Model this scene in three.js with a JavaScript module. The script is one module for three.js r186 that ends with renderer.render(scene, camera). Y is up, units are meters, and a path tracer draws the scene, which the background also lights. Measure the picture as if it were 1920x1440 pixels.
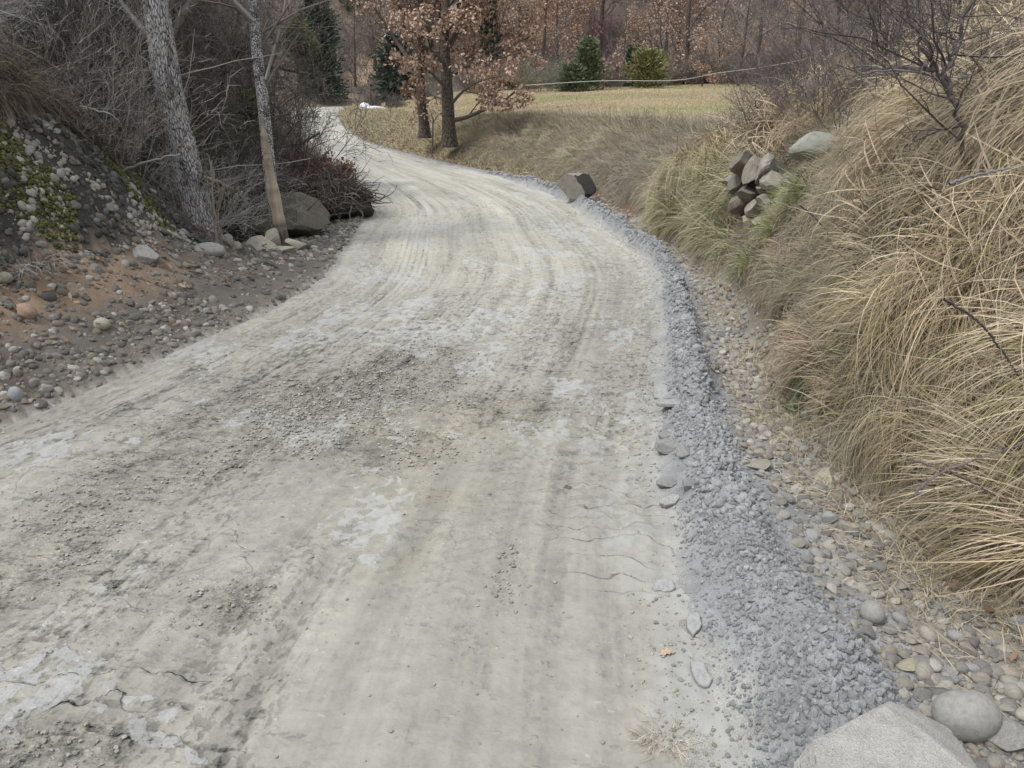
import * as THREE from 'three';
import { mergeVertices, mergeGeometries, toCreasedNormals } from 'three/addons/utils/BufferGeometryUtils.js';

// ------------------------------------------------------------------ camera, sky, sun, exposure
const scene = new THREE.Scene();
const EYE = 1.7, PITCH = THREE.MathUtils.degToRad(22.57), FOC = 1444;      // focal length in units of the 1920-wide picture
const camera = new THREE.PerspectiveCamera(53.0, 4 / 3, 0.05, 900);
camera.position.set(0, EYE, 0);
camera.rotation.x = -PITCH;
scene.add(camera);

const SUN_DIR = new THREE.Vector3(-0.42, 0.78, 0.22).normalize();
const SKY_LEVEL = 0.78, SUN_LEVEL = 2.0, EXPOSURE = 1.2;
{
  const W = 256, H = 128, data = new Float32Array(W * H * 4), d = new THREE.Vector3();
  for (let j = 0; j < H; j++) for (let i = 0; i < W; i++) {
    const el = ((j + 0.5) / H - 0.5) * Math.PI, az = ((i + 0.5) / W) * Math.PI * 2 - Math.PI;
    d.set(Math.cos(el) * Math.cos(az), Math.sin(el), Math.cos(el) * Math.sin(az));
    const y = Math.max(0, d.y), glow = Math.exp((d.dot(SUN_DIR) - 1) * 2.2);
    let l = (0.72 + 0.3 * y + 0.45 * glow) * SKY_LEVEL;
    if (d.y < 0) l *= Math.max(0.35, 1 + d.y * 6);
    const o = (j * W + i) * 4;
    data[o] = l * 0.965; data[o + 1] = l * 1.0; data[o + 2] = l * 1.065; data[o + 3] = 1;
  }
  const sky = new THREE.DataTexture(data, W, H, THREE.RGBAFormat, THREE.FloatType);
  sky.mapping = THREE.EquirectangularReflectionMapping; sky.magFilter = THREE.LinearFilter; sky.needsUpdate = true;
  scene.background = sky; scene.environment = sky;
}
const sun = new THREE.DirectionalLight(new THREE.Color(1, 0.965, 0.9), SUN_LEVEL);
sun.position.copy(SUN_DIR).multiplyScalar(60); sun.shadow.radius = 20; sun.castShadow = true;
sun.shadow.camera.left = -40; sun.shadow.camera.right = 40; sun.shadow.camera.top = 40; sun.shadow.camera.bottom = -40; sun.shadow.camera.far = 160;
sun.shadow.mapSize.set(2048, 2048);
scene.add(sun, sun.target);

const renderer = new THREE.WebGLRenderer({ antialias: true });
renderer.toneMapping = THREE.LinearToneMapping;
renderer.toneMappingExposure = EXPOSURE;
renderer.shadowMap.enabled = true;

// ------------------------------------------------------------------ helpers
const V = (x, y, z) => new THREE.Vector3(x, y, z);
const rnd = (seed) => { let a = seed >>> 0; return () => { a = (a + 0x6d2b79f5) | 0; let t = Math.imul(a ^ (a >>> 15), 1 | a); t = (t + Math.imul(t ^ (t >>> 7), 61 | t)) ^ t; return ((t ^ (t >>> 14)) >>> 0) / 4294967296; }; };
const clamp = (x, a = 0, b = 1) => (x < a ? a : x > b ? b : x), lerp = (a, b, t) => a + (b - a) * t;
const ss = (a, b, x) => { const t = clamp((x - a) / (b - a)); return t * t * (3 - 2 * t); };
const tab = (z, t) => { if (z >= t[0][0]) return t[0][1]; for (let i = 1; i < t.length; i++) if (z >= t[i][0]) return lerp(t[i - 1][1], t[i][1], (z - t[i - 1][0]) / (t[i][0] - t[i - 1][0])); return t[t.length - 1][1]; };
const TAB = new Float32Array(65536); { const r = rnd(77); for (let i = 0; i < 65536; i++) TAB[i] = r(); }
function n2(x, y) {                                             // value noise 0..1
  const xi = Math.floor(x), yi = Math.floor(y), fx = x - xi, fy = y - yi, u = fx * fx * (3 - 2 * fx), v = fy * fy * (3 - 2 * fy);
  const a = (xi & 255) | ((yi & 255) << 8), b = ((xi + 1) & 255) | ((yi & 255) << 8), c = (xi & 255) | (((yi + 1) & 255) << 8), d = ((xi + 1) & 255) | (((yi + 1) & 255) << 8);
  const p = TAB[a] + (TAB[b] - TAB[a]) * u, q = TAB[c] + (TAB[d] - TAB[c]) * u;
  return p + (q - p) * v;
}
const fbm = (x, y, o = 4) => { let s = 0, a = 0.5, t = 0; for (let i = 0; i < o; i++) { s += a * n2(x, y); t += a; a *= 0.5; const k = x * 1.62 + y * 1.22 + 17.3; y = y * 1.62 - x * 1.22 + 5.7; x = k; } return s / t; };
const n3 = (x, y, z) => (n2(x + z * 0.37, y - z * 0.71) + n2(y + 31.4 + x * 0.29, z + 7.1) + n2(z + 57.7 - y * 0.23, x + 3.3)) / 3;
const fb3 = (x, y, z, o = 3) => { let s = 0, a = 0.5, t = 0; for (let i = 0; i < o; i++) { s += a * n3(x, y, z); t += a; a *= 0.5; x = x * 2.07 + 3.1; y = y * 2.07 + 1.7; z = z * 2.07 + 9.2; } return s / t; };
const WO = [0, 0, 0];
function worley(x, y) {                                         // WO = [nearest, second, id of the nearest]
  const xi = Math.floor(x), yi = Math.floor(y); let f1 = 9, f2 = 9, id = 0;
  for (let j = -1; j <= 1; j++) for (let i = -1; i <= 1; i++) {
    const k = ((xi + i) & 255) | (((yi + j) & 255) << 8), px = xi + i + TAB[k] - x, py = yi + j + TAB[(k * 7 + 1231) & 65535] - y, d = px * px + py * py;
    if (d < f1) { f2 = f1; f1 = d; id = TAB[(k * 13 + 77) & 65535]; } else if (d < f2) f2 = d;
  }
  WO[0] = Math.sqrt(f1); WO[1] = Math.sqrt(f2); WO[2] = id; return WO;
}
const CP = Math.cos(PITCH), SP = Math.sin(PITCH);
const ray = (px, py) => { const u = (px - 960) / FOC, v = (720 - py) / FOC; return V(u, v * CP - SP, -(CP + v * SP)); };
const at = (px, py, d) => { const r = ray(px, py); return r.multiplyScalar(d / -r.z).add(V(0, EYE, 0)); };   // a point d metres ahead of the viewpoint

const counts = {};
const numbered = (name) => { const n = counts[name] = (counts[name] ?? -1) + 1; return n ? name + '_' + String(n).padStart(3, '0') : name; };
function tag(o, label, category, group) { if (label) o.userData.label = label; if (category) o.userData.category = category; if (group) o.userData.group = group; return o; }
function put(o, name, label, category, group) { o.name = numbered(name); tag(o, label, category, group); scene.add(o); return o; }
function thing(name, label, category, p, group) { const g = new THREE.Group(); if (p) g.position.copy(p); return put(g, name, label, category, group); }
function part(name, geo, mat, parent) { const m = new THREE.Mesh(geo, mat); m.name = name; parent.add(m); return m; }
function structure(o, name, label) { o.name = name; o.userData.kind = 'structure'; if (label) o.userData.label = label; scene.add(o); return o; }
function copyOf(src, name, label, category, group) { const c = src.clone(); c.userData = {}; return put(c, name, label, category, group); }

class GB {                                                      // gathers triangles for one mesh
  constructor() { this.p = []; this.c = []; this.u = []; this.i = []; }
  v(x, y, z, c, u = 0, w = 0) { this.p.push(x, y, z); this.c.push(c[0], c[1], c[2]); this.u.push(u, w); return this.p.length / 3 - 1; }
  tri(a, b, c) { this.i.push(a, b, c); }
  tube(pts, rad, sides, col, cap = false) {
    const n = pts.length, T = V(), N = V(), B = V(), up = V(); let prev = -1, len = 0;
    const t0 = pts[1].clone().sub(pts[0]); up.set(0.3, 0.1, 1); if (Math.abs(t0.normalize().dot(up.normalize())) > 0.9) up.set(1, 0, 0);
    for (let k = 0; k < n; k++) {
      T.copy(pts[Math.min(n - 1, k + 1)]).sub(pts[Math.max(0, k - 1)]).normalize();
      B.crossVectors(T, up).normalize(); N.crossVectors(B, T); up.copy(N);
      if (k) len += pts[k].distanceTo(pts[k - 1]);
      const r = typeof rad === 'function' ? rad(k / (n - 1)) : lerp(rad[0], rad[1], k / (n - 1)), c = typeof col === 'function' ? col(k / (n - 1)) : col, first = this.p.length / 3;
      for (let s = 0; s <= sides; s++) { const a = s / sides * Math.PI * 2, x = Math.cos(a) * r, y = Math.sin(a) * r; this.v(pts[k].x + N.x * x + B.x * y, pts[k].y + N.y * x + B.y * y, pts[k].z + N.z * x + B.z * y, c, s / sides, len); }
      if (k) for (let s = 0; s < sides; s++) { const a = prev + s, b = first + s; this.i.push(a, a + 1, b, b, a + 1, b + 1); }
      if (cap && (k === 0 || k === n - 1)) { const m = this.v(pts[k].x, pts[k].y, pts[k].z, c, 0.5, len); for (let s = 0; s < sides; s++) k ? this.i.push(first + s, first + s + 1, m) : this.i.push(first + s + 1, first + s, m); }
      prev = first;
    }
  }
  build() {
    const g = new THREE.BufferGeometry();
    g.setAttribute('position', new THREE.BufferAttribute(new Float32Array(this.p), 3));
    g.setAttribute('color', new THREE.BufferAttribute(new Float32Array(this.c), 3));
    g.setAttribute('uv', new THREE.BufferAttribute(new Float32Array(this.u), 2));
    g.setIndex(this.i); g.computeVertexNormals(); return g;
  }
}
const std = (o) => new THREE.MeshStandardMaterial({ roughness: 0.95, metalness: 0, side: THREE.DoubleSide, ...o });
const lin = (r, g, b) => new THREE.Color().setRGB(r, g, b);
function dataTex(w, h, f, srgb) {                               // f(x, y, out) gives 0..1 values
  const d = new Uint8Array(w * h * 4), o = [0, 0, 0];
  for (let y = 0; y < h; y++) for (let x = 0; x < w; x++) { f(x, y, o); const k = (y * w + x) * 4; for (let c = 0; c < 3; c++) d[k + c] = clamp(o[c]) * 255; d[k + 3] = 255; }
  const t = new THREE.DataTexture(d, w, h); t.wrapS = t.wrapT = THREE.RepeatWrapping; t.magFilter = THREE.LinearFilter; t.needsUpdate = true; if (srgb) t.colorSpace = THREE.SRGBColorSpace; return t;
}
// seamless noise tile: period p cells
const tn = (x, y, p) => { const xi = Math.floor(x), yi = Math.floor(y), fx = x - xi, fy = y - yi, u = fx * fx * (3 - 2 * fx), v = fy * fy * (3 - 2 * fy), m = (a) => ((a % p) + p) % p; const g = (i, j) => TAB[(m(i) + m(j) * 251 + p * 977) & 65535]; return lerp(lerp(g(xi, yi), g(xi + 1, yi), u), lerp(g(xi, yi + 1), g(xi + 1, yi + 1), u), v); };
const tf = (u, v, p, o) => { let s = 0, a = 0.5, t = 0; for (let i = 0; i < o; i++) { s += a * tn(u * p, v * p, p); t += a; a *= 0.55; p *= 2; } return s / t; };
const grain = dataTex(512, 512, (x, y, o) => { const v = 0.84 + 0.5 * (tf(x / 512, y / 512, 8, 6) - 0.5) + 0.35 * (tn(x / 2, y / 2, 256) - 0.5); o[0] = v * 1.01; o[1] = v; o[2] = v * 0.985; }, false);
const rough = dataTex(512, 512, (x, y, o) => { o[0] = o[1] = o[2] = 0.65 * tf(x / 512, y / 512, 16, 5) + 0.35 * tn(x / 3, y / 3, 171); }, false);
const grainAt = (k) => { const t = grain.clone(); t.repeat.set(k, k); t.needsUpdate = true; return t; };
const roughAt = (k) => { const t = rough.clone(); t.repeat.set(k, k); t.needsUpdate = true; return t; };

// ------------------------------------------------------------------ the road's edges, plan view (x, z)
const EL = [[-13, 18], [-8.4, 10], [-5.8, 4.5], [-4.2, 0.6], [-3.3, -1.8], [-2.6, -3.53], [-2.16, -4.66], [-1.84, -5.6], [-1.68, -6.4], [-1.7, -7.4], [-1.76, -8.6], [-1.85, -9.9], [-2.56, -12.4], [-3.63, -15.6], [-5.4, -20.6], [-7.75, -27.7], [-10.3, -35.8], [-11.4, -40.5], [-10.6, -45.5], [-7, -50], [0, -54], [12, -57], [34, -58]];
const ER = [[-6, 18], [-2.6, 10], [-0.7, 4.5], [0.42, 0.6], [0.47, -1.6], [0.6, -3.2], [0.8, -4.2], [1.03, -5.3], [1.2, -6.3], [1.24, -7.1], [1.07, -8.3], [0.7, -10.3], [-0.05, -12.4], [-1.2, -14.6], [-3.5, -19.6], [-5.65, -27], [-7.4, -35], [-8.2, -39], [-8.2, -42.3], [-6.2, -46], [0, -50.4], [12, -53.6], [34, -54.6]];
const NP = 280;
const curveOf = (l) => new THREE.CatmullRomCurve3(l.map(([x, z]) => V(x, 0, z)), false, 'centripetal');
const cL = curveOf(EL), cR = curveOf(ER);
const PL = [], PR = [], SS = [0];
for (let i = 0; i <= NP; i++) { PL.push(cL.getPoint(i / NP)); PR.push(cR.getPoint(i / NP)); }
const mid = (i) => PL[i].clone().add(PR[i]).multiplyScalar(0.5);
for (let i = 1; i <= NP; i++) SS.push(SS[i - 1] + mid(i).distanceTo(mid(i - 1)));
{ let k = 0; while (mid(k).z > 0) k++; const s0 = SS[k]; for (let i = 0; i <= NP; i++) SS[i] -= s0; }   // s = 0 beside the viewpoint
const grade = (z) => (z > -12 ? 0 : z > -50 ? (z + 12) * 0.015 : -38 * 0.015);
function edgeDist(P, x, z, sign) {                              // signed distance (positive outside) and z of the nearest edge point
  let best = 1e9, bz = 0, sd = 0;
  for (let i = 0; i < NP; i++) {
    const a = P[i], b = P[i + 1], ex = b.x - a.x, ez = b.z - a.z, t = clamp(((x - a.x) * ex + (z - a.z) * ez) / (ex * ex + ez * ez)), qx = a.x + ex * t - x, qz = a.z + ez * t - z, d = qx * qx + qz * qz;
    if (d < best) { best = d; bz = a.z + ez * t; sd = ex * (z - a.z) - ez * (x - a.x); }
  }
  return [Math.sqrt(best) * (sd * sign > 0 ? 1 : -1), bz];
}
// ------------------------------------------------------------------ terrain
const FW = [[2, 1.6], [0, 1.6], [-1.6, 1.2], [-2.8, 0.97], [-3.8, 0.78], [-5, 0.6], [-6, 0.5], [-7.5, 0.42], [-12, 0.42], [-15, 0.25], [-20, 0.14]];
const HP = [[0, 1.95], [-5, 1.8], [-7.2, 1.6], [-8.4, 1.3], [-9.5, 0.84], [-11, 0.78], [-14, 0.75], [-20, 0.6], [-28, 0.4], [-38, 0.25], [-60, 0.2]];
const WW = [[0, 1.7], [-5, 1.6], [-8, 1.6], [-11, 1.9], [-15, 2.0], [-25, 1.4], [-38, 1.0]];
const GG = [[0, 0.5], [-7, 0.75], [-8.4, 0.6], [-9.6, 0.03], [-60, 0.0]];
const HL = [[4, 1.6], [-4, 1.5], [-5.4, 1.25], [-6.3, 0.85], [-7.0, 0.5], [-7.8, 0.0], [-8.6, -0.38], [-10.5, -0.42], [-12, -0.1], [-15, 0.15], [-30, 0.3], [-40, 0.5]];
const Z = { k: '', d: 0, f: 0, z: 0 };
const TERR = {};
function H(x, z, info) {
  const [dr, zr] = edgeDist(PR, x, z, 1), [dl, zl] = edgeDist(PL, x, z, -1);
  const r = Math.hypot(x, z);
  let h;
  if (dr <= 0 && dl <= 0) { const e = Math.min(-dr, -dl); h = grade(Math.min(zr, zl)) - 0.07 * ss(0, 0.12, e); if (info) { info.k = 'road'; info.d = -e; info.z = zr; info.b = 0; } return h; }
  if (dr > 0 && (dl < 0 || dr < dl)) {
    const f = tab(zr, FW), w = tab(zr, WW), hp = tab(zr, HP), g = tab(zr, GG), base = grade(zr), q = dr / f, near = ss(-15, -11, zr);
    h = base + 0.03 * ss(0, 0.3, q) + near * 0.15 * Math.pow(f, 0.6) * Math.exp(-Math.pow((q - 0.34 - 0.1 * (n2(z * 1.3, 9) - 0.5)) / 0.14, 2)) * (0.5 + 1.0 * n2(x * 3.1 + 4, z * 3.1)) * (0.7 + 0.6 * n2(x * 9, z * 9));
    h -= 0.13 * Math.exp(-((x - 0.9) ** 2 + (z + 1.27) ** 2) / 0.035);   // the big front stone sits in a hollow
    const b = dr - f;
    if (b > 0) {
      const t = Math.min(1, b / w), lump = (fbm(x * 1.3, z * 1.3, 3) - 0.5);
      h += (hp - 0.03) * (1 - (1 - t) * (1 - t)) + lump * 0.3 * ss(0, 0.6, b) * (zr > -9 ? 1 : 0.35);
      if (b > w) { const over = b - w; h += g * over * 9 / (9 + over); if (zr < -8.6) h = lerp(h, 0.62 + 0.12 * (fbm(x * 0.15, z * 0.15, 3) - 0.5) + 0.018 * Math.max(0, x), ss(0, 7, over) * ss(-8.6, -9.6, zr)); }
    }
    if (info) { info.k = 'right'; info.d = dr; info.q = q; info.b = b; info.z = zr; info.w = w; }
  } else {
    const base = grade(zl), hl = tab(zl, HL), d = dl;
    const near = ss(-8, -6.2, zl);
    const p = d < 0.25 ? 0.06 * d / 0.25 : d < 0.95 ? lerp(0.06, 0.36, (d - 0.25) / 0.7) : d < 1.55 ? 0.36 + 0.64 * ss(0.86, 1.5, d) : 1;
    h = base + hl * p + 0.02;
    const far = Math.max(0, d - tab(zl, [[-5.5, 1.45], [-8.2, 2.3], [-12, 2.0], [-20, 1.4]]));
    const slope = zl > -13 ? 0.92 : lerp(0.92, 0.5, ss(-13, -24, zl));
    h += slope * far * 26 / (26 + far) * (zl < -26 ? ss(-60, -26, zl) * 0.8 + 0.2 : 1);
    h += (fbm(x * 1.7 + 9, z * 1.7, 4) - 0.5) * 0.34 * ss(0.3, 1.4, d) + near * (fbm(x * 6, z * 6, 3) - 0.5) * 0.13 * ss(0.2, 0.9, d);
    if (info) { info.k = 'left'; info.d = dl; info.b = 0; info.z = zl; }
  }
  // the valley sides far away
  if (z < -44) { const t = -z - 44 - 6 * n2(x * 0.1, z * 0.1); if (t > 0 && (dr > 2 || dl > 2)) h += 0.3 * t * ss(0, 8, Math.min(Math.abs(dr), Math.abs(dl)) - 1.5) * (x > -9 ? 1 : 0.15); }
  if (z < -50 && x < -9) { const e = -x - 9.5 - (-z - 50) * 0.13; h += ss(0, 1.5, -z - 51) * 10 * ss(-0.5, 9, e) * (1 + 0.15 * (fbm(x * 0.5, z * 0.5) - 0.5)); }
  if (r > 75) h += (r - 75) * 0.33;
  return h;
}
function ground(px, py, far = 70) {                             // where the line of sight through a picture point meets the ground
  const r = ray(px, py); r.multiplyScalar(1 / -r.z); let d = 1.0, step = 0.25;
  for (; d < far; d += step) { if (EYE + r.y * d < H(r.x * d, -d)) break; step = 0.05 + d * 0.01; }
  let a = d - step, b = d; for (let i = 0; i < 12; i++) { const m = (a + b) / 2; EYE + r.y * m < H(r.x * m, -m) ? b = m : a = m; }
  return V(r.x * b, EYE + r.y * b, -b);
}
const onGround = (x, z, dy = 0) => V(x, H(x, z) + dy, z);
function slopeAt(x, z) { const e = 0.06, a = H(x + e, z) - H(x - e, z), b = H(x, z + e) - H(x, z - e); return V(-a / (2 * e), 1, -b / (2 * e)).normalize(); }
// ------------------------------------------------------------------ ground sheet
const mix3 = (a, b, t) => [lerp(a[0], b[0], t), lerp(a[1], b[1], t), lerp(a[2], b[2], t)];
const C = { clay: [0.33, 0.34, 0.36], verge: [0.33, 0.305, 0.25], soil: [0.12, 0.095, 0.065], bank: [0.11, 0.09, 0.06], meadow: [0.34, 0.295, 0.195], green: [0.25, 0.245, 0.12], talus: [0.15, 0.138, 0.122], orange: [0.3, 0.215, 0.15], rock: [0.06, 0.058, 0.055], litter: [0.075, 0.062, 0.052], wood: [0.17, 0.14, 0.125], ochre: [0.4, 0.315, 0.225], cut: [0.21, 0.13, 0.085] };
function groundColor(x, z, I, h) {
  const a = fbm(x * 1.1 + 3, z * 1.1, 4), b = fbm(x * 6, z * 6 + 9, 3);
  let c;
  if (I.k === 'road') c = [0.4, 0.39, 0.36];
  else if (I.k === 'right') {
    const q = I.q;
    c = mix3([0.42, 0.42, 0.4], C.clay, ss(0.05, 0.2, q + (b - 0.5) * 0.2));
    c = mix3(c, C.verge, ss(0.6, 0.78, q + (b - 0.5) * 0.25));
    c = mix3(c, [0.36, 0.27, 0.19], 0.7 * ss(0.62, 0.75, a) * ss(0.7, 0.8, q));
    if (I.z < -10) c = mix3(c, C.cut, ss(0.5, 0.9, q) * ss(-10, -12, I.z));
    if (I.b > 0) {
      c = mix3(c, C.soil, ss(0.0, 0.12, I.b));
      if (I.z < -9) { c = mix3(C.cut, [0.2, 0.165, 0.12], ss(0.05, 0.45, I.b)); c = mix3(c, C.meadow, ss(-0.3, 0.4, I.b - I.w * 0.85)); c = mix3(c, C.green, 0.75 * ss(0.5, 0.65, fbm(x * 0.22 + 7, z * 0.45, 3)) * ss(0, 2, I.b - I.w)); }
      else c = mix3(c, C.bank, ss(1.2, 3, I.b) * 0.7);
    }
    if (z < -41) c = mix3(c, C.wood, ss(-40, -44, z));
  } else {
    const d = I.d, near = ss(-7.6, -6.4, I.z);
    c = mix3([0.19, 0.172, 0.15], C.talus, ss(0, 0.2, d));
    c = mix3(c, [0.11, 0.09, 0.075], near * ss(0.45, 0.6, a) * ss(0.05, 0.12, d) * (1 - ss(0.3, 0.5, d)));
    const or = near * ss(0.4, 0.6, d) * (1 - ss(0.8, 1.05, d + (b - 0.5) * 0.3)) * ss(-6.2, -4.9, I.z);
    c = mix3(c, C.orange, or * 0.85);
    c = mix3(c, C.rock, near * ss(0.85, 1.05, d + (b - 0.5) * 0.4) * (1 - ss(1.6, 2.0, d)));
    c = mix3(c, C.litter, ss(1.7, 2.2, d + (a - 0.5)));
    if (I.z < -7) c = mix3(c, [0.075, 0.062, 0.052], ss(0.6, 1.1, d) * (1 - ss(2.4, 3.2, d)) * ss(-7, -8, I.z) * ss(-13, -11, I.z));
    if (I.z < -22) c = mix3(c, [0.3, 0.235, 0.15], ss(-22, -26, I.z) * (1 - ss(1.6, 2.6, d)));
    c = mix3(c, C.wood, ss(-44, -52, z));
  }
  if (z < -50 && x < -9.5) { const o = ss(0.5, 1.5, -z - 51) * ss(-19.5, -18, x + (a - 0.5) * 3); c = mix3(c, mix3(C.ochre, [0.17, 0.14, 0.11], ss(0.47, 0.62, fbm(x * 0.9, h * 0.9 + z * 0.4, 4))), o); }
  const v = 0.8 + 0.4 * fbm(x * 13, z * 13, 3);
  return [c[0] * v, c[1] * v, c[2] * v];
}
{
  const ang = [], rad = [0];
  for (let a = -46; a <= 46.001; a += 0.3) ang.push(a);
  for (let a = 50; a < 313; a += 4) ang.push(a);
  ang.push(314);
  for (let r = 0.9; r < 14; r *= 1.0125) rad.push(r);
  for (let r = 14; r < 75; r *= 1.02) rad.push(r);
  for (let r = 76; r < 420; r *= 1.07) rad.push(r);
  const na = ang.length, g = new GB();
  for (const r of rad) for (let k = 0; k < na; k++) {
    const a = (k === na - 1 ? ang[0] + 360 : ang[k]) * Math.PI / 180, x = Math.sin(a) * r, z = -Math.cos(a) * r, I = {}, h = H(x, z, I);
    g.v(x, h, z, groundColor(x, z, I, h), x, z);
  }
  for (let j = 1; j < rad.length; j++) for (let k = 0; k < na - 1; k++) { const a = (j - 1) * na + k, b = a + na; g.tri(a, b, a + 1); g.tri(a + 1, b, b + 1); }
  const geo = g.build(), m = new THREE.Mesh(geo, std({ vertexColors: true, map: grainAt(1.6), bumpMap: roughAt(2.2), bumpScale: 0.009, roughness: 1 }));
  structure(m, 'ground', 'winter ground of banks, rubble, meadow and wooded slopes beside the dirt road');
}
// ------------------------------------------------------------------ road surface
function rowAt(s) { let lo = 0, hi = NP; while (hi - lo > 1) { const m = (lo + hi) >> 1; SS[m] <= s ? lo = m : hi = m; } const t = (s - SS[lo]) / (SS[hi] - SS[lo]); return [PL[lo].clone().lerp(PL[hi], t), PR[lo].clone().lerp(PR[hi], t)]; }
function toRoad(px, py) {                                       // (share of the width from the left edge, metres along)
  const r = ray(px, py), k = EYE / -r.y, x = r.x * k, z = r.z * k; let best = [0, 0], bd = 9;
  for (let s = -1; s < 60; s += 0.05) { const [l, q] = rowAt(s), ex = q.x - l.x, ez = q.z - l.z, t = ((x - l.x) * ex + (z - l.z) * ez) / (ex * ex + ez * ez), d = Math.hypot(l.x + ex * t - x, l.z + ez * t - z); if (d < bd) { bd = d; best = [t, s]; } }
  return best;
}
const blob = (px, py, rt, rs, w = 1) => [...toRoad(px, py), rt, rs, w];
// where the surface differs: loose stones, white crust, cracked slabs, ochre tint
const GRAVEL = [blob(560, 760, 0.2, 0.75, 1), blob(760, 700, 0.14, 0.6, 1), blob(700, 830, 0.17, 0.35, 0.9), blob(900, 760, 0.2, 0.35, 0.75), blob(330, 870, 0.13, 0.45, 0.85), blob(180, 960, 0.1, 0.4, 0.75), blob(1010, 850, 0.16, 0.25, 0.6), blob(860, 920, 0.12, 0.2, 0.6), blob(960, 1060, 0.022, 0.35, 0.75), blob(60, 1080, 0.06, 0.4, 0.8), blob(1150, 880, 0.1, 0.14, 0.7), blob(1050, 470, 0.35, 0.5, 0.25), blob(700, 460, 0.12, 0.6, 0.35), blob(900, 380, 0.6, 0.9, 0.5), blob(650, 400, 0.3, 0.7, 0.5), blob(950, 690, 0.2, 0.3, 0.4), blob(120, 1380, 0.07, 0.12, 0.8), blob(420, 1140, 0.05, 0.12, 0.8)];
const WHITE = [blob(560, 960, 0.1, 0.25, 1), blob(420, 1040, 0.09, 0.22, 1), blob(720, 980, 0.08, 0.3, 1), blob(640, 910, 0.12, 0.2, 0.9), blob(300, 1120, 0.1, 0.22, 0.8), blob(190, 1290, 0.07, 0.14, 1), blob(860, 830, 0.12, 0.2, 0.55), blob(760, 800, 0.1, 0.2, 0.7), blob(300, 1350, 0.05, 0.1, 0.9), blob(980, 1400, 0.03, 0.2, 0.7), blob(1280, 1000, 0.06, 0.7, 0.8), blob(1270, 1180, 0.05, 0.3, 0.8), blob(1190, 540, 0.05, 1.2, 0.8), blob(1290, 600, 0.06, 0.9, 0.8), blob(820, 1000, 0.05, 0.3, 0.4)];
const SLAB = [blob(1150, 1000, 0.09, 0.42, 1), blob(1290, 600, 0.07, 0.3, 0.7), blob(1130, 920, 0.1, 0.25, 0.8), blob(200, 1280, 0.09, 0.16, 0.9), blob(300, 1350, 0.05, 0.1, 0.9), blob(1150, 1060, 0.09, 0.2, 0.7), blob(80, 830, 0.06, 0.4, 0.6)];
const TINT = [blob(1180, 680, 0.07, 0.5, 1), blob(1170, 850, 0.14, 0.3, 0.6), blob(1160, 1180, 0.08, 0.3, 0.7), blob(900, 800, 0.16, 0.25, 0.5), blob(1140, 470, 0.1, 0.8, 0.6), blob(780, 920, 0.08, 0.15, 0.5), blob(760, 1020, 0.04, 0.2, 0.5)];
const near = (list, t, s) => { let v = 0; for (const b of list) { const x = (t - b[0]) / b[2], y = (s - b[1]) / b[3], e = x * x + y * y; if (e < 5) v = Math.max(v, b[4] * Math.exp(-e * 0.8)); } return v; };
const LANE = [toRoad(610, 1220)[0], toRoad(1080, 1220)[0]], LN = (t, s) => (1 - ss(3.0, 3.7, s)) * ss(LANE[0] - 0.01, LANE[0] + 0.01, t) * (1 - ss(LANE[1] - 0.03, LANE[1] + 0.02, t));
const RO = { c: [0, 0, 0], h: 0, f: 0 };
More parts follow.
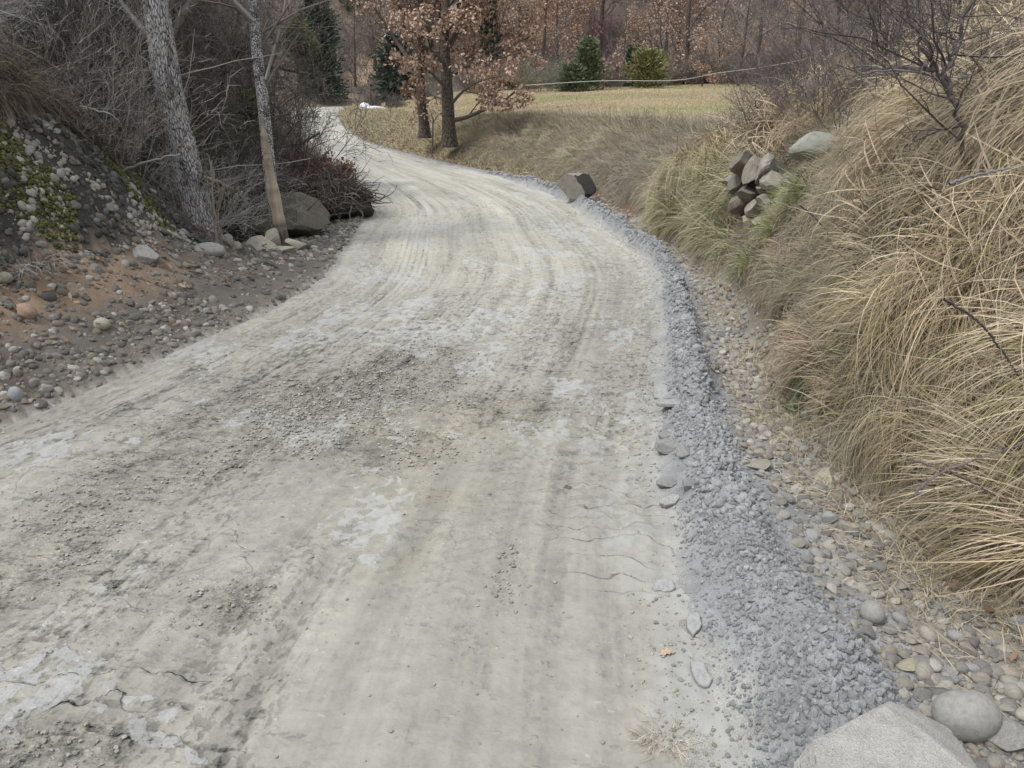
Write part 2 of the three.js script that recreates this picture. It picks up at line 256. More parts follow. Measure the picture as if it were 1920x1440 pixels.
function roadAt(t, s, detail) {                                 // colour, coarse height and fine height of the road surface
  const u = t * 3.1, wob = (n2(s * 0.5, 3.3) - 0.5) * 0.12, uu = u + wob;
  const wx = u + (fbm(u * 4 + 1, s * 4, 3) - 0.5) * 0.35, wy = s + (fbm(u * 4 + 60, s * 4 + 9, 3) - 0.5) * 0.35;
  const big = fbm(wx * 0.9 + 11, wy * 0.5, 4), fine = fbm(u * 30, s * 30, 4), med = fbm(wx * 5 + 3, wy * 3.6, 4);
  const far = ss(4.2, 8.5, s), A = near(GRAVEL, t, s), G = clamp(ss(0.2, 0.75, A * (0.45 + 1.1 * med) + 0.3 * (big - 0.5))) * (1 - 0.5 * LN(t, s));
  const lane = Math.exp(-Math.pow((uu - 2.2) / 0.33, 2)) + Math.exp(-Math.pow((uu - 0.78) / 0.36, 2));
  const st = fbm(uu * 11, s * 0.5 + 2, 4), st2 = fbm(uu * 40, s * 1.3, 3), speck = n2(u * 210, s * 210), speck2 = n2(u * 95, s * 95);
  let l = 0.278 + 0.09 * (big - 0.5) + 0.075 * (med - 0.5) + 0.13 * (fine - 0.5) + 0.045 * (speck - 0.5), r = 1.036, b = 0.882;
  l += (st - 0.5) * 0.17 * (0.6 + 0.4 * far) + (st2 - 0.5) * 0.06;
  l += lane * (0.02 + 0.055 * far) * ss(0.3, 0.5, st + 0.08);
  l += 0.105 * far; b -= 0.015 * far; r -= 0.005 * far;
  let h = (st - 0.5) * 0.016 + (big - 0.5) * 0.035 + (med - 0.5) * 0.018 - lane * 0.016, f = (fine - 0.5) * 1.0 + (st2 - 0.5) * 0.3 + (speck2 - 0.5) * 0.45 + (speck - 0.5) * 0.3;
  // dark pits and crumbs, in trails along the road
  const trail = ss(0.5, 0.62, fbm(uu * 4 + 40, s * 0.7, 3)), pit = ss(0.55, 0.66, fbm(u * 60 + 9, s * 36, 5)) * (0.12 + 0.88 * trail) * (1 - 0.65 * LN(t, s));
  l -= pit * 0.085; f -= pit * 0.55;
  // scratches along the track
  const scr = ss(0.58, 0.68, fbm(uu * 26 + 40, s * 2.2, 5)) * ss(0.4, 0.58, fbm(u * 1.4 + 5, s * 0.6, 3)) * ss(0.35, 0.6, fbm(u * 60, s * 30, 3));
  l -= scr * (0.1 - 0.06 * LN(t, s)); f -= scr * 0.4;
  // short cross-wise scuffs
  const cx = ss(0.56, 0.68, fbm(u * 9 + 70, s * 34 + 3, 5)) * ss(0.48, 0.62, fbm(u * 1.1 + 31, s * 0.9, 3)) * ss(0.4, 0.6, fbm(u * 50, s * 60, 3));
  l -= cx * 0.1; f -= cx * 0.45;
  // tread marks of a tractor
  const brk = ss(0.3, 0.55, fbm(u * 4 + 5, s * 3, 3));
  const tl = Math.exp(-Math.pow((uu - 2.62) / 0.14, 2)) * ss(4.2, 5.2, s) * (1 - ss(9, 11, s)) * brk, tm = Math.exp(-Math.pow((uu - 0.85) / 0.2, 2)) * ss(4.5, 6, s) * (1 - ss(9, 12, s)) * brk;
  const rib = Math.sin(uu * 6.283 / 0.075), lug = Math.sin((s + Math.abs(((uu + 9.05) % 0.44) - 0.22) * 1.2) * 6.283 / 0.13);
  l += tl * rib * 0.035 - tm * Math.max(0, Math.sin(uu * 6.283 / 0.06)) * 0.09; f += tl * rib * 0.5; h += tl * -0.006;
  const t3 = Math.exp(-Math.pow((uu - 1.95) / 0.24, 2)) * ss(4.6, 5.4, s) * (1 - ss(6.8, 8, s)) * brk; l += t3 * lug * 0.03; f += t3 * lug * 0.3;
  // white crust
  const wv = fbm(wx * 3.4 + 20, wy * 2.2 + u, 5), crust = fbm(u * 21 + wx * 6, s * 21, 5), W = (1 - 0.85 * LN(t, s)) * ss(0.69, 0.74, crust * 0.75 + clamp(0.5 + (wv + near(WHITE, t, s) * 0.16 - 0.585) * 5, 0, 1) * 0.4);
  l = lerp(l, 0.405 + 0.16 * (fine - 0.5) + 0.06 * far, W * 0.6); r = lerp(r, 0.995, W); b = lerp(b, 0.975, W); f += W * 0.3; h += W * 0.003;
  if (W > 0.05 && W < 0.6) { const e = ss(0.5, 0.65, fbm(u * 44, s * 44, 3)); l -= e * 0.07; f -= e * 0.5; }
  const T = near(TINT, t, s) * ss(0.35, 0.6, med + 0.1) * (1 - 0.7 * W); r = lerp(r, 1.07, T); b = lerp(b, 0.76, T); l -= 0.02 * T;
  // loose stones pressed into the surface
  const gs = Math.max(G, 0.1 + 0.25 * ss(0.52, 0.64, big));
  if (detail) {
    worley(wx * 30 + u * 30, s * 60); let k1 = WO[0], id1 = WO[2];
    worley(u * 125 + 7, s * 125); const k2 = WO[0], id2 = WO[2];
    const big1 = id1 < 0.5 * gs ? ss(0.5, 0.22, k1) : 0, small = id2 < 0.8 * gs ? ss(0.55, 0.15, k2) : 0, tone1 = (id1 * 97) % 1, tone2 = (id2 * 53) % 1;
    l -= G * 0.05 * (0.5 + 1.0 * med); b -= G * 0.015; r += G * 0.014;
    l += big1 * 0.22 * (tone1 - 0.4) + small * 0.16 * (tone2 - 0.45) * Math.min(1, gs * 2);
    f += big1 * 0.8 + small * 0.4 * Math.min(1, gs * 2) - G * 0.3; h -= G * 0.004;
    const dk = G * ss(0.52, 0.68, fbm(u * 14 + 9, s * 11, 4)); l -= dk * 0.065; f -= dk * 0.4;
  }
  // wide cross cracks in the slabs, short hair cracks elsewhere
  const S = near(SLAB, t, s);
  if (S > 0.08 && detail) {
    const q = s * 10 + 3.4 * (fbm(u * 2.2 + 3, s * 2.2, 4) - 0.5) + 0.5 * (n2(u * 20, s * 20) - 0.5), cell = Math.floor(q), e = Math.abs(q - cell - 0.5), open = ss(0.35, 0.8, S * (0.45 + 0.9 * n2(cell * 3.1, u * 2.6 + cell)));
    const wdt = 0.015 + 0.13 * open * n2(u * 6, cell * 7) ** 2, cr = open * (1 - ss(wdt * 0.5, wdt, e));
    l -= cr * 0.22; f -= cr * 1.6; h += S * open * 0.014 * ((q - cell + 1.5) % 1);
  }
  if (detail) {
    worley(wx * 4.1, wy * 3.2); const e = WO[1] - WO[0], hair = (1 - ss(0.006, 0.026, e)) * ss(0.58, 0.68, fbm(u * 3.3 + 90, s * 3.3, 3)) * (1 - G) * (1 - far);
    l -= hair * 0.05; f -= hair * 0.6;
  }
  // flaky edge strip on the right, dull mud on the left edge
  const er = ss(0.965, 1.03, t + (med - 0.5) * 0.16); l = lerp(l, 0.345 + 0.16 * (fine - 0.5) + 0.05 * far, er * 0.8); r = lerp(r, 1.0, er); b = lerp(b, 0.96, er); h += er * 0.012; f += er * (fine - 0.5) * 1.2;
  const sm = (1 - ss(3.0, 3.7, s + (big - 0.5))) * ss(LANE[0] - 0.015, LANE[0] + 0.015, t + (med - 0.5) * 0.02) * (1 - ss(LANE[1] - 0.03, LANE[1] + 0.02, t));
  l += sm * ((fbm(uu * 22, s * 0.35, 3) - 0.5) * 0.09 - (l - 0.3) * 0.35); f *= 1 - 0.3 * sm;
  const wheel = ss(0.52, 0.66, fbm(uu * 2.6 + 12, s * 0.22, 3)); l += wheel * 0.03; f *= 1 - 0.45 * wheel;
  const el = 1 - ss(0.0, 0.07, t + (med - 0.5) * 0.12); l = lerp(l, 0.22, el * 0.6);
  RO.c[0] = l * r; RO.c[1] = l; RO.c[2] = l * b; RO.h = h; RO.f = f; return RO;
}
const T0 = -0.05, T1 = 1.09;
const roadTop = (t, s) => { const [l, r] = rowAt(s), p = l.lerp(r, t), o = roadAt(t, s, false); p.y = grade(p.z) + o.h - 0.05 * (ss(0.02, -0.05, t) + ss(1.04, 1.09, t)); return p; };
const road = new THREE.Group(); structure(road, 'road', 'pale dusty dirt road with tyre tracks and loose stones bending left');
function roadPiece(s0, s1, nt, ns, tw, th, bump) {
  const g = new GB();
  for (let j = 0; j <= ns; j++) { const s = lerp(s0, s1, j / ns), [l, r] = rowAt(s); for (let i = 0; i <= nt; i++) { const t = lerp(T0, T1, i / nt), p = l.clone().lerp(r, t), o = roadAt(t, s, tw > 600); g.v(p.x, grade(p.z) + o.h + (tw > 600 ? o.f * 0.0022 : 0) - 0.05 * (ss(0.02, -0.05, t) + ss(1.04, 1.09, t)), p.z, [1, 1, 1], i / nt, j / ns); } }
  for (let j = 0; j < ns; j++) for (let i = 0; i < nt; i++) { const a = j * (nt + 1) + i, b = a + nt + 1; g.tri(a, a + 1, b); g.tri(b, a + 1, b + 1); }
  const dc = new Uint8Array(tw * th * 4), dh = new Uint8Array(tw * th * 4), enc = (x) => Math.pow(clamp(x), 1 / 2.2) * 255;
  for (let y = 0; y < th; y++) for (let x = 0; x < tw; x++) {
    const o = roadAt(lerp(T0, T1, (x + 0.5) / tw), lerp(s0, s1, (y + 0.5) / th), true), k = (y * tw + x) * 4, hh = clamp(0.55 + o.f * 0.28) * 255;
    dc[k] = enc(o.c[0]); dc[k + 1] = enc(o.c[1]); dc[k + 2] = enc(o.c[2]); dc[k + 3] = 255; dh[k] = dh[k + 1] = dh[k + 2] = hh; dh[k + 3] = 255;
  }
  const map = new THREE.DataTexture(dc, tw, th), bm = new THREE.DataTexture(dh, tw, th);
  for (const q of [map, bm]) { q.magFilter = THREE.LinearFilter; q.needsUpdate = true; } map.colorSpace = THREE.SRGBColorSpace;
  part('road_surface', g.build(), std({ map, bumpMap: bm, bumpScale: bump, roughness: 0.93 }), road);
}
roadPiece(1.0, 4.4, 380, 360, 2048, 2048, 0.014);
roadPiece(4.4, 9.6, 200, 260, 2048, 2048, 0.016);
roadPiece(9.6, 84, 60, 500, 768, 2048, 0.012);
roadPiece(-19, 1.0, 40, 100, 256, 512, 0.01);
// ------------------------------------------------------------------ stones and clods
function rockGeo(seed, o = {}) {                                // a stone of about unit radius
  const { detail = 2, noise = 0.25, freq = 1.3, cuts = 0, cutAt = [0.55, 0.85], scale = [1, 1, 1], fine = 0, crease = 0 } = o, r = rnd(seed);
  let g = new THREE.IcosahedronGeometry(1, detail); g.deleteAttribute('normal'); g.deleteAttribute('uv'); g = mergeVertices(g, 1e-4);
  const p = g.attributes.position, v = V(), off = r() * 100, planes = [];
  for (let i = 0; i < cuts; i++) { const n = V(r() - 0.5, r() - 0.5, r() - 0.5).normalize(); planes.push([n, lerp(cutAt[0], cutAt[1], r())]); }
  for (let i = 0; i < p.count; i++) {
    v.fromBufferAttribute(p, i); const k = 1 + (fb3(v.x * freq + off, v.y * freq + off, v.z * freq, 3) - 0.5) * 2 * noise; v.multiplyScalar(k);
    for (const [n, d] of planes) { const e = v.dot(n) - d; if (e > 0) v.addScaledVector(n, -e * 0.97); }
    if (fine) v.multiplyScalar(1 + (fb3(v.x * 5 + off, v.y * 5, v.z * 5 + off, 3) - 0.5) * fine);
    p.setXYZ(i, v.x * scale[0], v.y * scale[1], v.z * scale[2]);
  }
  const c = new Float32Array(p.count * 3), uv = new Float32Array(p.count * 2);
  for (let i = 0; i < p.count; i++) { v.fromBufferAttribute(p, i); const q = 0.82 + 0.36 * fb3(v.x * 2.5 + off, v.y * 2.5, v.z * 2.5, 3); c[i * 3] = q; c[i * 3 + 1] = q; c[i * 3 + 2] = q; uv[i * 2] = v.x + v.z * 0.6; uv[i * 2 + 1] = v.y + v.z * 0.5; }
  g.setAttribute('color', new THREE.BufferAttribute(c, 3)); g.setAttribute('uv', new THREE.BufferAttribute(uv, 2));
  if (crease) g = toCreasedNormals(g, crease); else g.computeVertexNormals();
  if (detail >= 3) {                                            // box mapping, face by face
    if (g.index) g = g.toNonIndexed(); const q = g.attributes.position, w = g.attributes.uv, A = V(), B = V(), D = V();
    for (let i = 0; i < q.count; i += 3) { A.fromBufferAttribute(q, i); B.fromBufferAttribute(q, i + 1).sub(A); D.fromBufferAttribute(q, i + 2).sub(A); B.cross(D); const x = Math.abs(B.x), y = Math.abs(B.y), z = Math.abs(B.z); for (let k = i; k < i + 3; k++) { v.fromBufferAttribute(q, k); x > y && x > z ? w.setXY(k, v.z, v.y) : y > z ? w.setXY(k, v.x, v.z) : w.setXY(k, v.x, v.y); } }
  }
  return g;
}
const PEB = [], ANG = [], CLOD = [];
for (let i = 0; i < 5; i++) PEB.push(rockGeo(100 + i, { detail: 2, noise: 0.2, scale: [1, 0.62 + 0.05 * i, 0.8] }));
for (let i = 0; i < 5; i++) ANG.push(rockGeo(200 + i, { detail: 2, noise: 0.28, cuts: 8, cutAt: [0.45, 0.75], crease: 0.35, scale: [1, 0.65, 0.85] }));
for (let i = 0; i < 5; i++) CLOD.push(rockGeo(300 + i, { detail: 3, noise: 0.75, freq: 2.6, fine: 0.7, cuts: 3, cutAt: [0.55, 0.85], scale: [1, 0.8, 0.88], crease: 0.9 }));
const SMALL = []; for (let i = 0; i < 4; i++) SMALL.push(rockGeo(400 + i, { detail: 1, noise: 0.35, cuts: 4, scale: [1, 0.7, 0.85], crease: 0.6 }));
const stoneGrain = grainAt(0.9), stoneBump = roughAt(1.5);
const stoneMat = (r, g, b) => std({ color: lin(r, g, b), vertexColors: true, map: stoneGrain, bumpMap: stoneBump, bumpScale: 0.0012 });
const TONES = [[0.38, 0.36, 0.32], [0.33, 0.31, 0.275], [0.27, 0.262, 0.25], [0.45, 0.43, 0.39], [0.36, 0.325, 0.27], [0.22, 0.213, 0.205], [0.33, 0.328, 0.33]];
const STONE_M = TONES.map((c) => stoneMat(...c)), DARK_M = [[0.1, 0.1, 0.095], [0.06, 0.06, 0.058], [0.16, 0.155, 0.145]].map((c) => stoneMat(...c)), CLAY_M = [[0.37, 0.38, 0.405], [0.32, 0.33, 0.35], [0.42, 0.43, 0.445]].map((c) => stoneMat(...c));
const whiteMat = stoneMat(1, 1, 1), LEFT_M = [[0.2, 0.19, 0.172], [0.155, 0.147, 0.135], [0.25, 0.238, 0.215], [0.125, 0.12, 0.113], [0.21, 0.18, 0.145], [0.38, 0.37, 0.34]].map((c) => stoneMat(...c));
const _m = new THREE.Matrix4(), _q = new THREE.Quaternion(), _q2 = new THREE.Quaternion(), UP = V(0, 1, 0);
function pose(p, n, turn, sc, tilt, r) { _q.setFromUnitVectors(UP, n); _q2.setFromEuler(new THREE.Euler((r() - 0.5) * tilt, turn, (r() - 0.5) * tilt, 'YXZ')); return new THREE.Matrix4().compose(p, _q.clone().multiply(_q2), typeof sc === 'number' ? V(sc, sc, sc) : sc); }
function instanced(name, geos, mat, items, parent, label) {     // items: [matrix, colour]; spread over the shapes in geos
  geos.forEach((g, k) => {
    const mine = items.filter((_, i) => i % geos.length === k); if (!mine.length) return;
    const m = new THREE.InstancedMesh(g, mat, mine.length); mine.forEach(([a, c], i) => { m.setMatrixAt(i, a); m.setColorAt(i, c); });
    m.name = name; m.userData.kind = 'stuff'; if (label) m.userData.label = label; parent.add(m);
  });
}
const stuffGroup = (name, label, category) => { const g = new THREE.Group(); g.userData.kind = 'stuff'; return put(g, name, label, category); };
// a bed of stones: the largest are parts of their own, the rest one mass
function bed(name, label, list, named, geos, mats, small, partName, massName) {
  const g = new THREE.Group(); structure(g, name, label);
  list.sort((a, b) => b.key - a.key);
  list.slice(0, named).forEach((s, i) => { const ms = s.mats ?? mats, gs = s.geos ?? geos, m = new THREE.Mesh(gs[i % gs.length], ms[Math.floor(s.tone * ms.length)]); m.name = partName; m.applyMatrix4(s.m); g.add(m); });
  const rest = list.slice(named);
  const col = (s) => { const ms = s.mats ?? mats, c = ms[Math.floor(s.tone * ms.length)].color.clone(); return c.multiplyScalar(0.85 + 0.3 * ((s.tone * 91) % 1)); };
  instanced(massName, small, whiteMat, rest.map((s) => [s.m, col(s)]), g);
  return g;
}
{
  const r = rnd(11), list = [];
  for (let i = 0; i < 330000 && list.length < 23000; i++) {       // left: scree at the foot of the bank, conglomerate above it
    const z = -1.2 - 9.6 * Math.pow(r(), 0.8), x = -1.4 - 4.6 * r(), [d, zl] = edgeDist(PL, x, z, -1);
    if (d < -0.06 || d > 1.9) continue;
    const nearK = ss(-7.4, -6.2, zl), rock = nearK * ss(0.8, 1.0, d + (n2(x * 4, z * 4) - 0.5) * 0.3);
    if (zl < -6.6 && d > 0.95) continue;
    if (rock < 0.5 && r() < 0.4) continue;
    if (nearK > 0.5 && d > 0.42 && d < 0.8 && r() < 0.45) continue;
    if (nearK > 0.3 && d > 0.02 && d < 0.4 && n2(x * 2.2, z * 2.2) > 0.55 && r() < 0.75) continue;
    if (d < 0.03 && r() < 0.6) continue;
    const n = slopeAt(x, z), big = Math.pow(r(), 4.5), q = r() < 0.5 ? r() : 0, sz = (0.0062 + 0.046 * big * (rock > 0.5 ? 0.6 : 0.72) + (rock > 0.5 ? 0.017 : 0.012) * q * q) * (zl < -6.3 ? 1.2 : 1), p = onGround(x, z, sz * (rock > 0.5 ? 0.1 : 0.0));
    list.push({ m: pose(p, n, r() * 6.28, V(sz, sz * (0.7 + 0.3 * r()), sz), 0.9, r), key: sz / Math.hypot(x, z), tone: Math.pow(r(), 1.2), mats: rock > 0.5 ? (n2(x * 7, z * 7 + 5) < 0.56 ? DARK_M : STONE_M) : LEFT_M, geos: r() < 0.82 ? ANG : PEB });
  }
  bed('rubble_bank', 'scree and pebbly conglomerate bank left of the road', list, 280, PEB, STONE_M, [PEB[0], PEB[3], ...SMALL], 'stone', 'rubble');
}
{
  const r = rnd(12), list = [];
  for (let i = 0; i < 160000 && list.length < 26000; i++) {      // the crumbly grey windrow on the right
    const z = -0.9 - 13.5 * Math.pow(r(), 1.9), x = -0.4 + 2.4 * r(), [d, zr] = edgeDist(PR, x, z, 1); if (d < 0) continue;
    const f = tab(zr, FW), q = d / f; if (q < 0.1 || q > 0.66 || Math.hypot(x - 0.86, z + 1.25) < 0.16) continue;
    const mass = Math.exp(-Math.pow((q - 0.33 - 0.12 * (n2(z * 1.6, 3) - 0.5)) / (0.1 + 0.07 * n2(z * 2.7, 8)), 2)); if (r() > mass * 1.5) continue;
    const sz = (0.6 + 0.4 * ss(-1.8, -3.4, z)) * 0.0058 + (0.55 + 0.45 * ss(-1.8, -3.4, z)) * 0.0125 * Math.pow(r(), 3) * (0.5 + mass) * (0.4 + 1.1 * n2(x * 6, z * 6)), p = onGround(x, z, sz * 0.35), n = slopeAt(x, z);
    list.push({ m: pose(p, n, r() * 6.28, V(sz * (0.8 + 0.5 * r()), sz * (0.7 + 0.5 * r()), sz), 3, r), key: sz / Math.hypot(x, z), tone: r() });
  }
  bed('clay_windrow', 'ridge of crumbly blue grey clay clods along the right road edge', list, 260, CLOD, CLAY_M, CLOD, 'clod', 'clay_crumbs');
}
{
  const r = rnd(13), list = [];
  for (let i = 0; i < 80000 && list.length < 13000; i++) {       // pebbly strip between the windrow and the grass
    const z = -0.8 - 12 * Math.pow(r(), 1.8), x = -0.2 + 2.6 * r(), [d, zr] = edgeDist(PR, x, z, 1); if (d < 0) continue;
    const f = tab(zr, FW), q = d / f; if (q < 0.42 || q > 1.12) continue;
    if (r() > ss(0.42, 0.66, q) * (0.35 + 0.9 * n2(x * 3, z * 3))) continue;
    const sz = 0.0042 + 0.027 * Math.pow(r(), 6) + 0.007 * r(), p = onGround(x, z, sz * 0.2), n = slopeAt(x, z);
    list.push({ m: pose(p, n, r() * 6.28, V(sz, sz * (0.6 + 0.4 * r()), sz), 0.8, r), key: sz / Math.hypot(x, z), tone: r(), geos: r() < 0.45 ? ANG : PEB });
  }
  bed('gravel_verge', 'strip of beige pebbles between the clay ridge and the grass bank', list, 220, PEB, STONE_M, [PEB[1], PEB[2], ...SMALL], 'pebble', 'gravel');
}
{
  const r = rnd(14), items = [], c0 = lin(0.5, 0.485, 0.43);
  for (let i = 0; i < 240000 && items.length < 12000; i++) {    // loose stones lying on the road
    const s = 1.1 + 9.5 * Math.pow(r(), 1.2), t = 0.01 + 1.03 * r(), a = near(GRAVEL, t, s), edge = ss(0.95, 1.0, t) * 0.8 + (1 - ss(0.0, 0.05, t)) * 0.5;
    if (r() > Math.max(0.012, a * a * ss(0.35, 0.65, fbm(t * 12, s * 3, 3)), edge * 0.5)) continue;
    const sz = 0.0022 + 0.0075 * Math.pow(r(), 4), p = roadTop(t, s); p.y += sz * 0.3;
    items.push([pose(p, UP, r() * 6.28, V(sz, sz * 0.75, sz), 0.8, r), c0.clone().multiplyScalar(0.55 + 0.55 * r())]);
  }
  const g = stuffGroup('loose_gravel', 'fine loose stones scattered over the dirt road', 'gravel'); instanced('gravel', SMALL, whiteMat, items, g);
}
// single stones ------------------------------------------------------------
function stone(name, label, px, py, d, size, o, mat, group, sink = 0.3, turn = 0) {
  const p = at(px, py, d), g = rockGeo(o.seed, { detail: 4, fine: 0.05, ...o, crease: o.cuts ? 0.28 : 0, cutAt: o.cutAt ?? [0.42, 0.72] });
  p.y = H(p.x, p.z) + (name === 'front_boulder' ? 0.1 : 0) + size * (o.scale?.[1] ?? 1) * (1 - sink * 2); 
  const m = new THREE.Mesh(g, mat); m.position.copy(p); m.scale.setScalar(size); m.rotation.y = turn; return put(m, name, label, 'stone', group);
}
const bigStone = std({ color: lin(0.42, 0.415, 0.405), vertexColors: true, map: grainAt(0.6), bumpMap: roughAt(0.6), bumpScale: 0.008 });
const paleStone = std({ color: lin(0.47, 0.45, 0.38), vertexColors: true, map: grainAt(0.6), bumpMap: roughAt(0.7), bumpScale: 0.004 });
const brownStone = std({ color: lin(0.31, 0.285, 0.24), vertexColors: true, map: grainAt(0.7), bumpMap: roughAt(0.8), bumpScale: 0.008 });
const blackStone = std({ color: lin(0.05, 0.052, 0.056), vertexColors: true, map: grainAt(0.7), bumpMap: roughAt(0.8), bumpScale: 0.005 });
// ------------------------------------------------------------------ grass
const STRAW = [[0.5, 0.425, 0.31], [0.43, 0.35, 0.25], [0.6, 0.53, 0.42], [0.31, 0.25, 0.17], [0.48, 0.42, 0.33], [0.4, 0.34, 0.26], [0.22, 0.175, 0.12]], OLIVE = [[0.25, 0.25, 0.1], [0.2, 0.21, 0.08], [0.3, 0.28, 0.12]], GREYG = [[0.4, 0.35, 0.28], [0.33, 0.28, 0.23], [0.46, 0.41, 0.34], [0.28, 0.24, 0.19], [0.36, 0.32, 0.22]], FRESH = [[0.15, 0.22, 0.06], [0.2, 0.27, 0.08], [0.27, 0.3, 0.12]];
// one tussock: blades rise, lean towards +x (downhill) and fall over; y = 0 is the slope
function tussock(seed, o) {
  const { n, len, wide, base = 0.06, out = 0.5, lean = 0.5, drop = 1.1, tilt = 0.6, segs = 6, pal, alt = [], share = 0, curl = 0.2, up = 1 } = o, r = rnd(seed), g = new GB();
  const gx = Math.sin(tilt), gy = -Math.cos(tilt), T = V(), Wd = V();
  for (let i = 0; i < n; i++) {
    const a = r() * 6.283, rr = base * Math.sqrt(r()), L = lerp(len[0], len[1], r()), d = V((r() - 0.5) * 2 * out + lean, up * (0.5 + r() * 0.7), (r() - 0.5) * 2 * out).normalize();
    const P = [], p = V(Math.cos(a) * rr, -0.01, Math.sin(a) * rr), dir = d.clone(), k = drop * (0.6 + 0.8 * r()) / segs * 1.6, cx = (r() - 0.5) * curl, cz = (r() - 0.5) * curl;
    for (let s = 0; s <= segs; s++) { P.push(p.clone()); p.addScaledVector(dir, L / segs); const m = 0.006 + 0.03 * r(); if (p.y < m && s > 1) { p.y = m; if (dir.y < 0) dir.y *= 0.2; } dir.x += gx * k + cx * 0.4; dir.y += gy * k; dir.z += cz * 0.4; dir.normalize(); }
    const c0 = r() < share ? alt[Math.floor(r() * alt.length)] : pal[Math.floor(r() * pal.length)], v = 0.8 + 0.4 * r(), c = [c0[0] * v, c0[1] * v, c0[2] * v], w = wide * (0.6 + 0.8 * r()), tw = (r() - 0.5) * 2;
    let prev = -1;
    for (let s = 0; s <= segs; s++) {
      T.copy(P[Math.min(segs, s + 1)]).sub(P[Math.max(0, s - 1)]).normalize(); Wd.set(-T.z + 0.001, tw * 0.4, T.x).addScaledVector(T, -(tw * 0.4 * T.y)).normalize();
      const q = s / segs, ww = w * 0.5 * (1 - q * q * 0.85), i0 = g.v(P[s].x - Wd.x * ww, P[s].y - Wd.y * ww, P[s].z - Wd.z * ww, c, 0, q); g.v(P[s].x + Wd.x * ww, P[s].y + Wd.y * ww, P[s].z + Wd.z * ww, c, 1, q);
      if (s) { g.tri(prev, prev + 1, i0); g.tri(i0, prev + 1, i0 + 1); } prev = i0;
    }
  }
  return g.build();
}
const grassM = std({ vertexColors: true, roughness: 0.75 });
const set = (n, s, o) => Array.from({ length: n }, (_, i) => tussock(s + i, o));
const LONG = set(7, 500, { n: 250, len: [0.3, 0.85], wide: 0.0037, base: 0.1, out: 0.7, lean: 0.34, drop: 2.2, tilt: 0.75, segs: 8, up: 1.25, pal: STRAW, alt: OLIVE, share: 0.09, curl: 0.4 });
const CURLY = set(3, 520, { n: 60, len: [0.25, 0.6], wide: 0.008, base: 0.12, out: 0.9, lean: 0.2, drop: 1.5, tilt: 0.3, segs: 7, pal: STRAW, curl: 0.9 });
const MIDG = set(4, 540, { n: 110, len: [0.16, 0.45], wide: 0.004, base: 0.12, out: 0.8, lean: 0.4, drop: 1.4, tilt: 0.6, segs: 5, pal: GREYG, alt: OLIVE, share: 0.1, curl: 0.4 });
const EDGE = set(4, 560, { n: 110, len: [0.2, 0.5], wide: 0.0045, base: 0.09, out: 0.7, lean: 0.4, drop: 1.0, tilt: 0.6, segs: 6, pal: STRAW, alt: OLIVE.concat(FRESH), share: 0.28, curl: 0.25 });
const FRESHG = set(2, 580, { n: 120, len: [0.15, 0.4], wide: 0.005, base: 0.1, out: 0.6, lean: 0.2, drop: 0.8, tilt: 0.3, segs: 5, pal: FRESH, alt: STRAW, share: 0.25, curl: 0.2 });
const LAWN = set(4, 590, { n: 90, len: [0.04, 0.13], wide: 0.005, base: 0.3, out: 0.9, lean: 0.1, drop: 0.8, tilt: 0.1, segs: 3, pal: [[0.46, 0.4, 0.27], [0.4, 0.345, 0.22], [0.5, 0.44, 0.32], [0.34, 0.31, 0.17]], alt: FRESH, share: 0.035, curl: 0.3 });
const MAT = set(3, 600, { n: 60, len: [0.1, 0.34], wide: 0.0028, base: 0.16, out: 1.6, lean: 0.1, drop: 1.6, tilt: 0.1, segs: 6, pal: STRAW, curl: 0.9, up: 0.25 });
function lay(x, z, n, turn, sc, r) {                            // frame with y along the normal and x downhill, turned a little
  const down = V(n.x, 0, n.z); if (down.length() < 0.05) down.set(Math.cos(turn * 3), 0, Math.sin(turn * 3)); down.applyAxisAngle(UP, turn);
  const X = down.addScaledVector(n, -down.dot(n)).normalize(), Zx = V().crossVectors(X, n), m = new THREE.Matrix4().makeBasis(X, n, Zx); m.scale(V(sc, sc, sc)); m.setPosition(onGround(x, z, 0)); return m;
}
const WALL_AT = { x: 1.98, z: -6.05 };
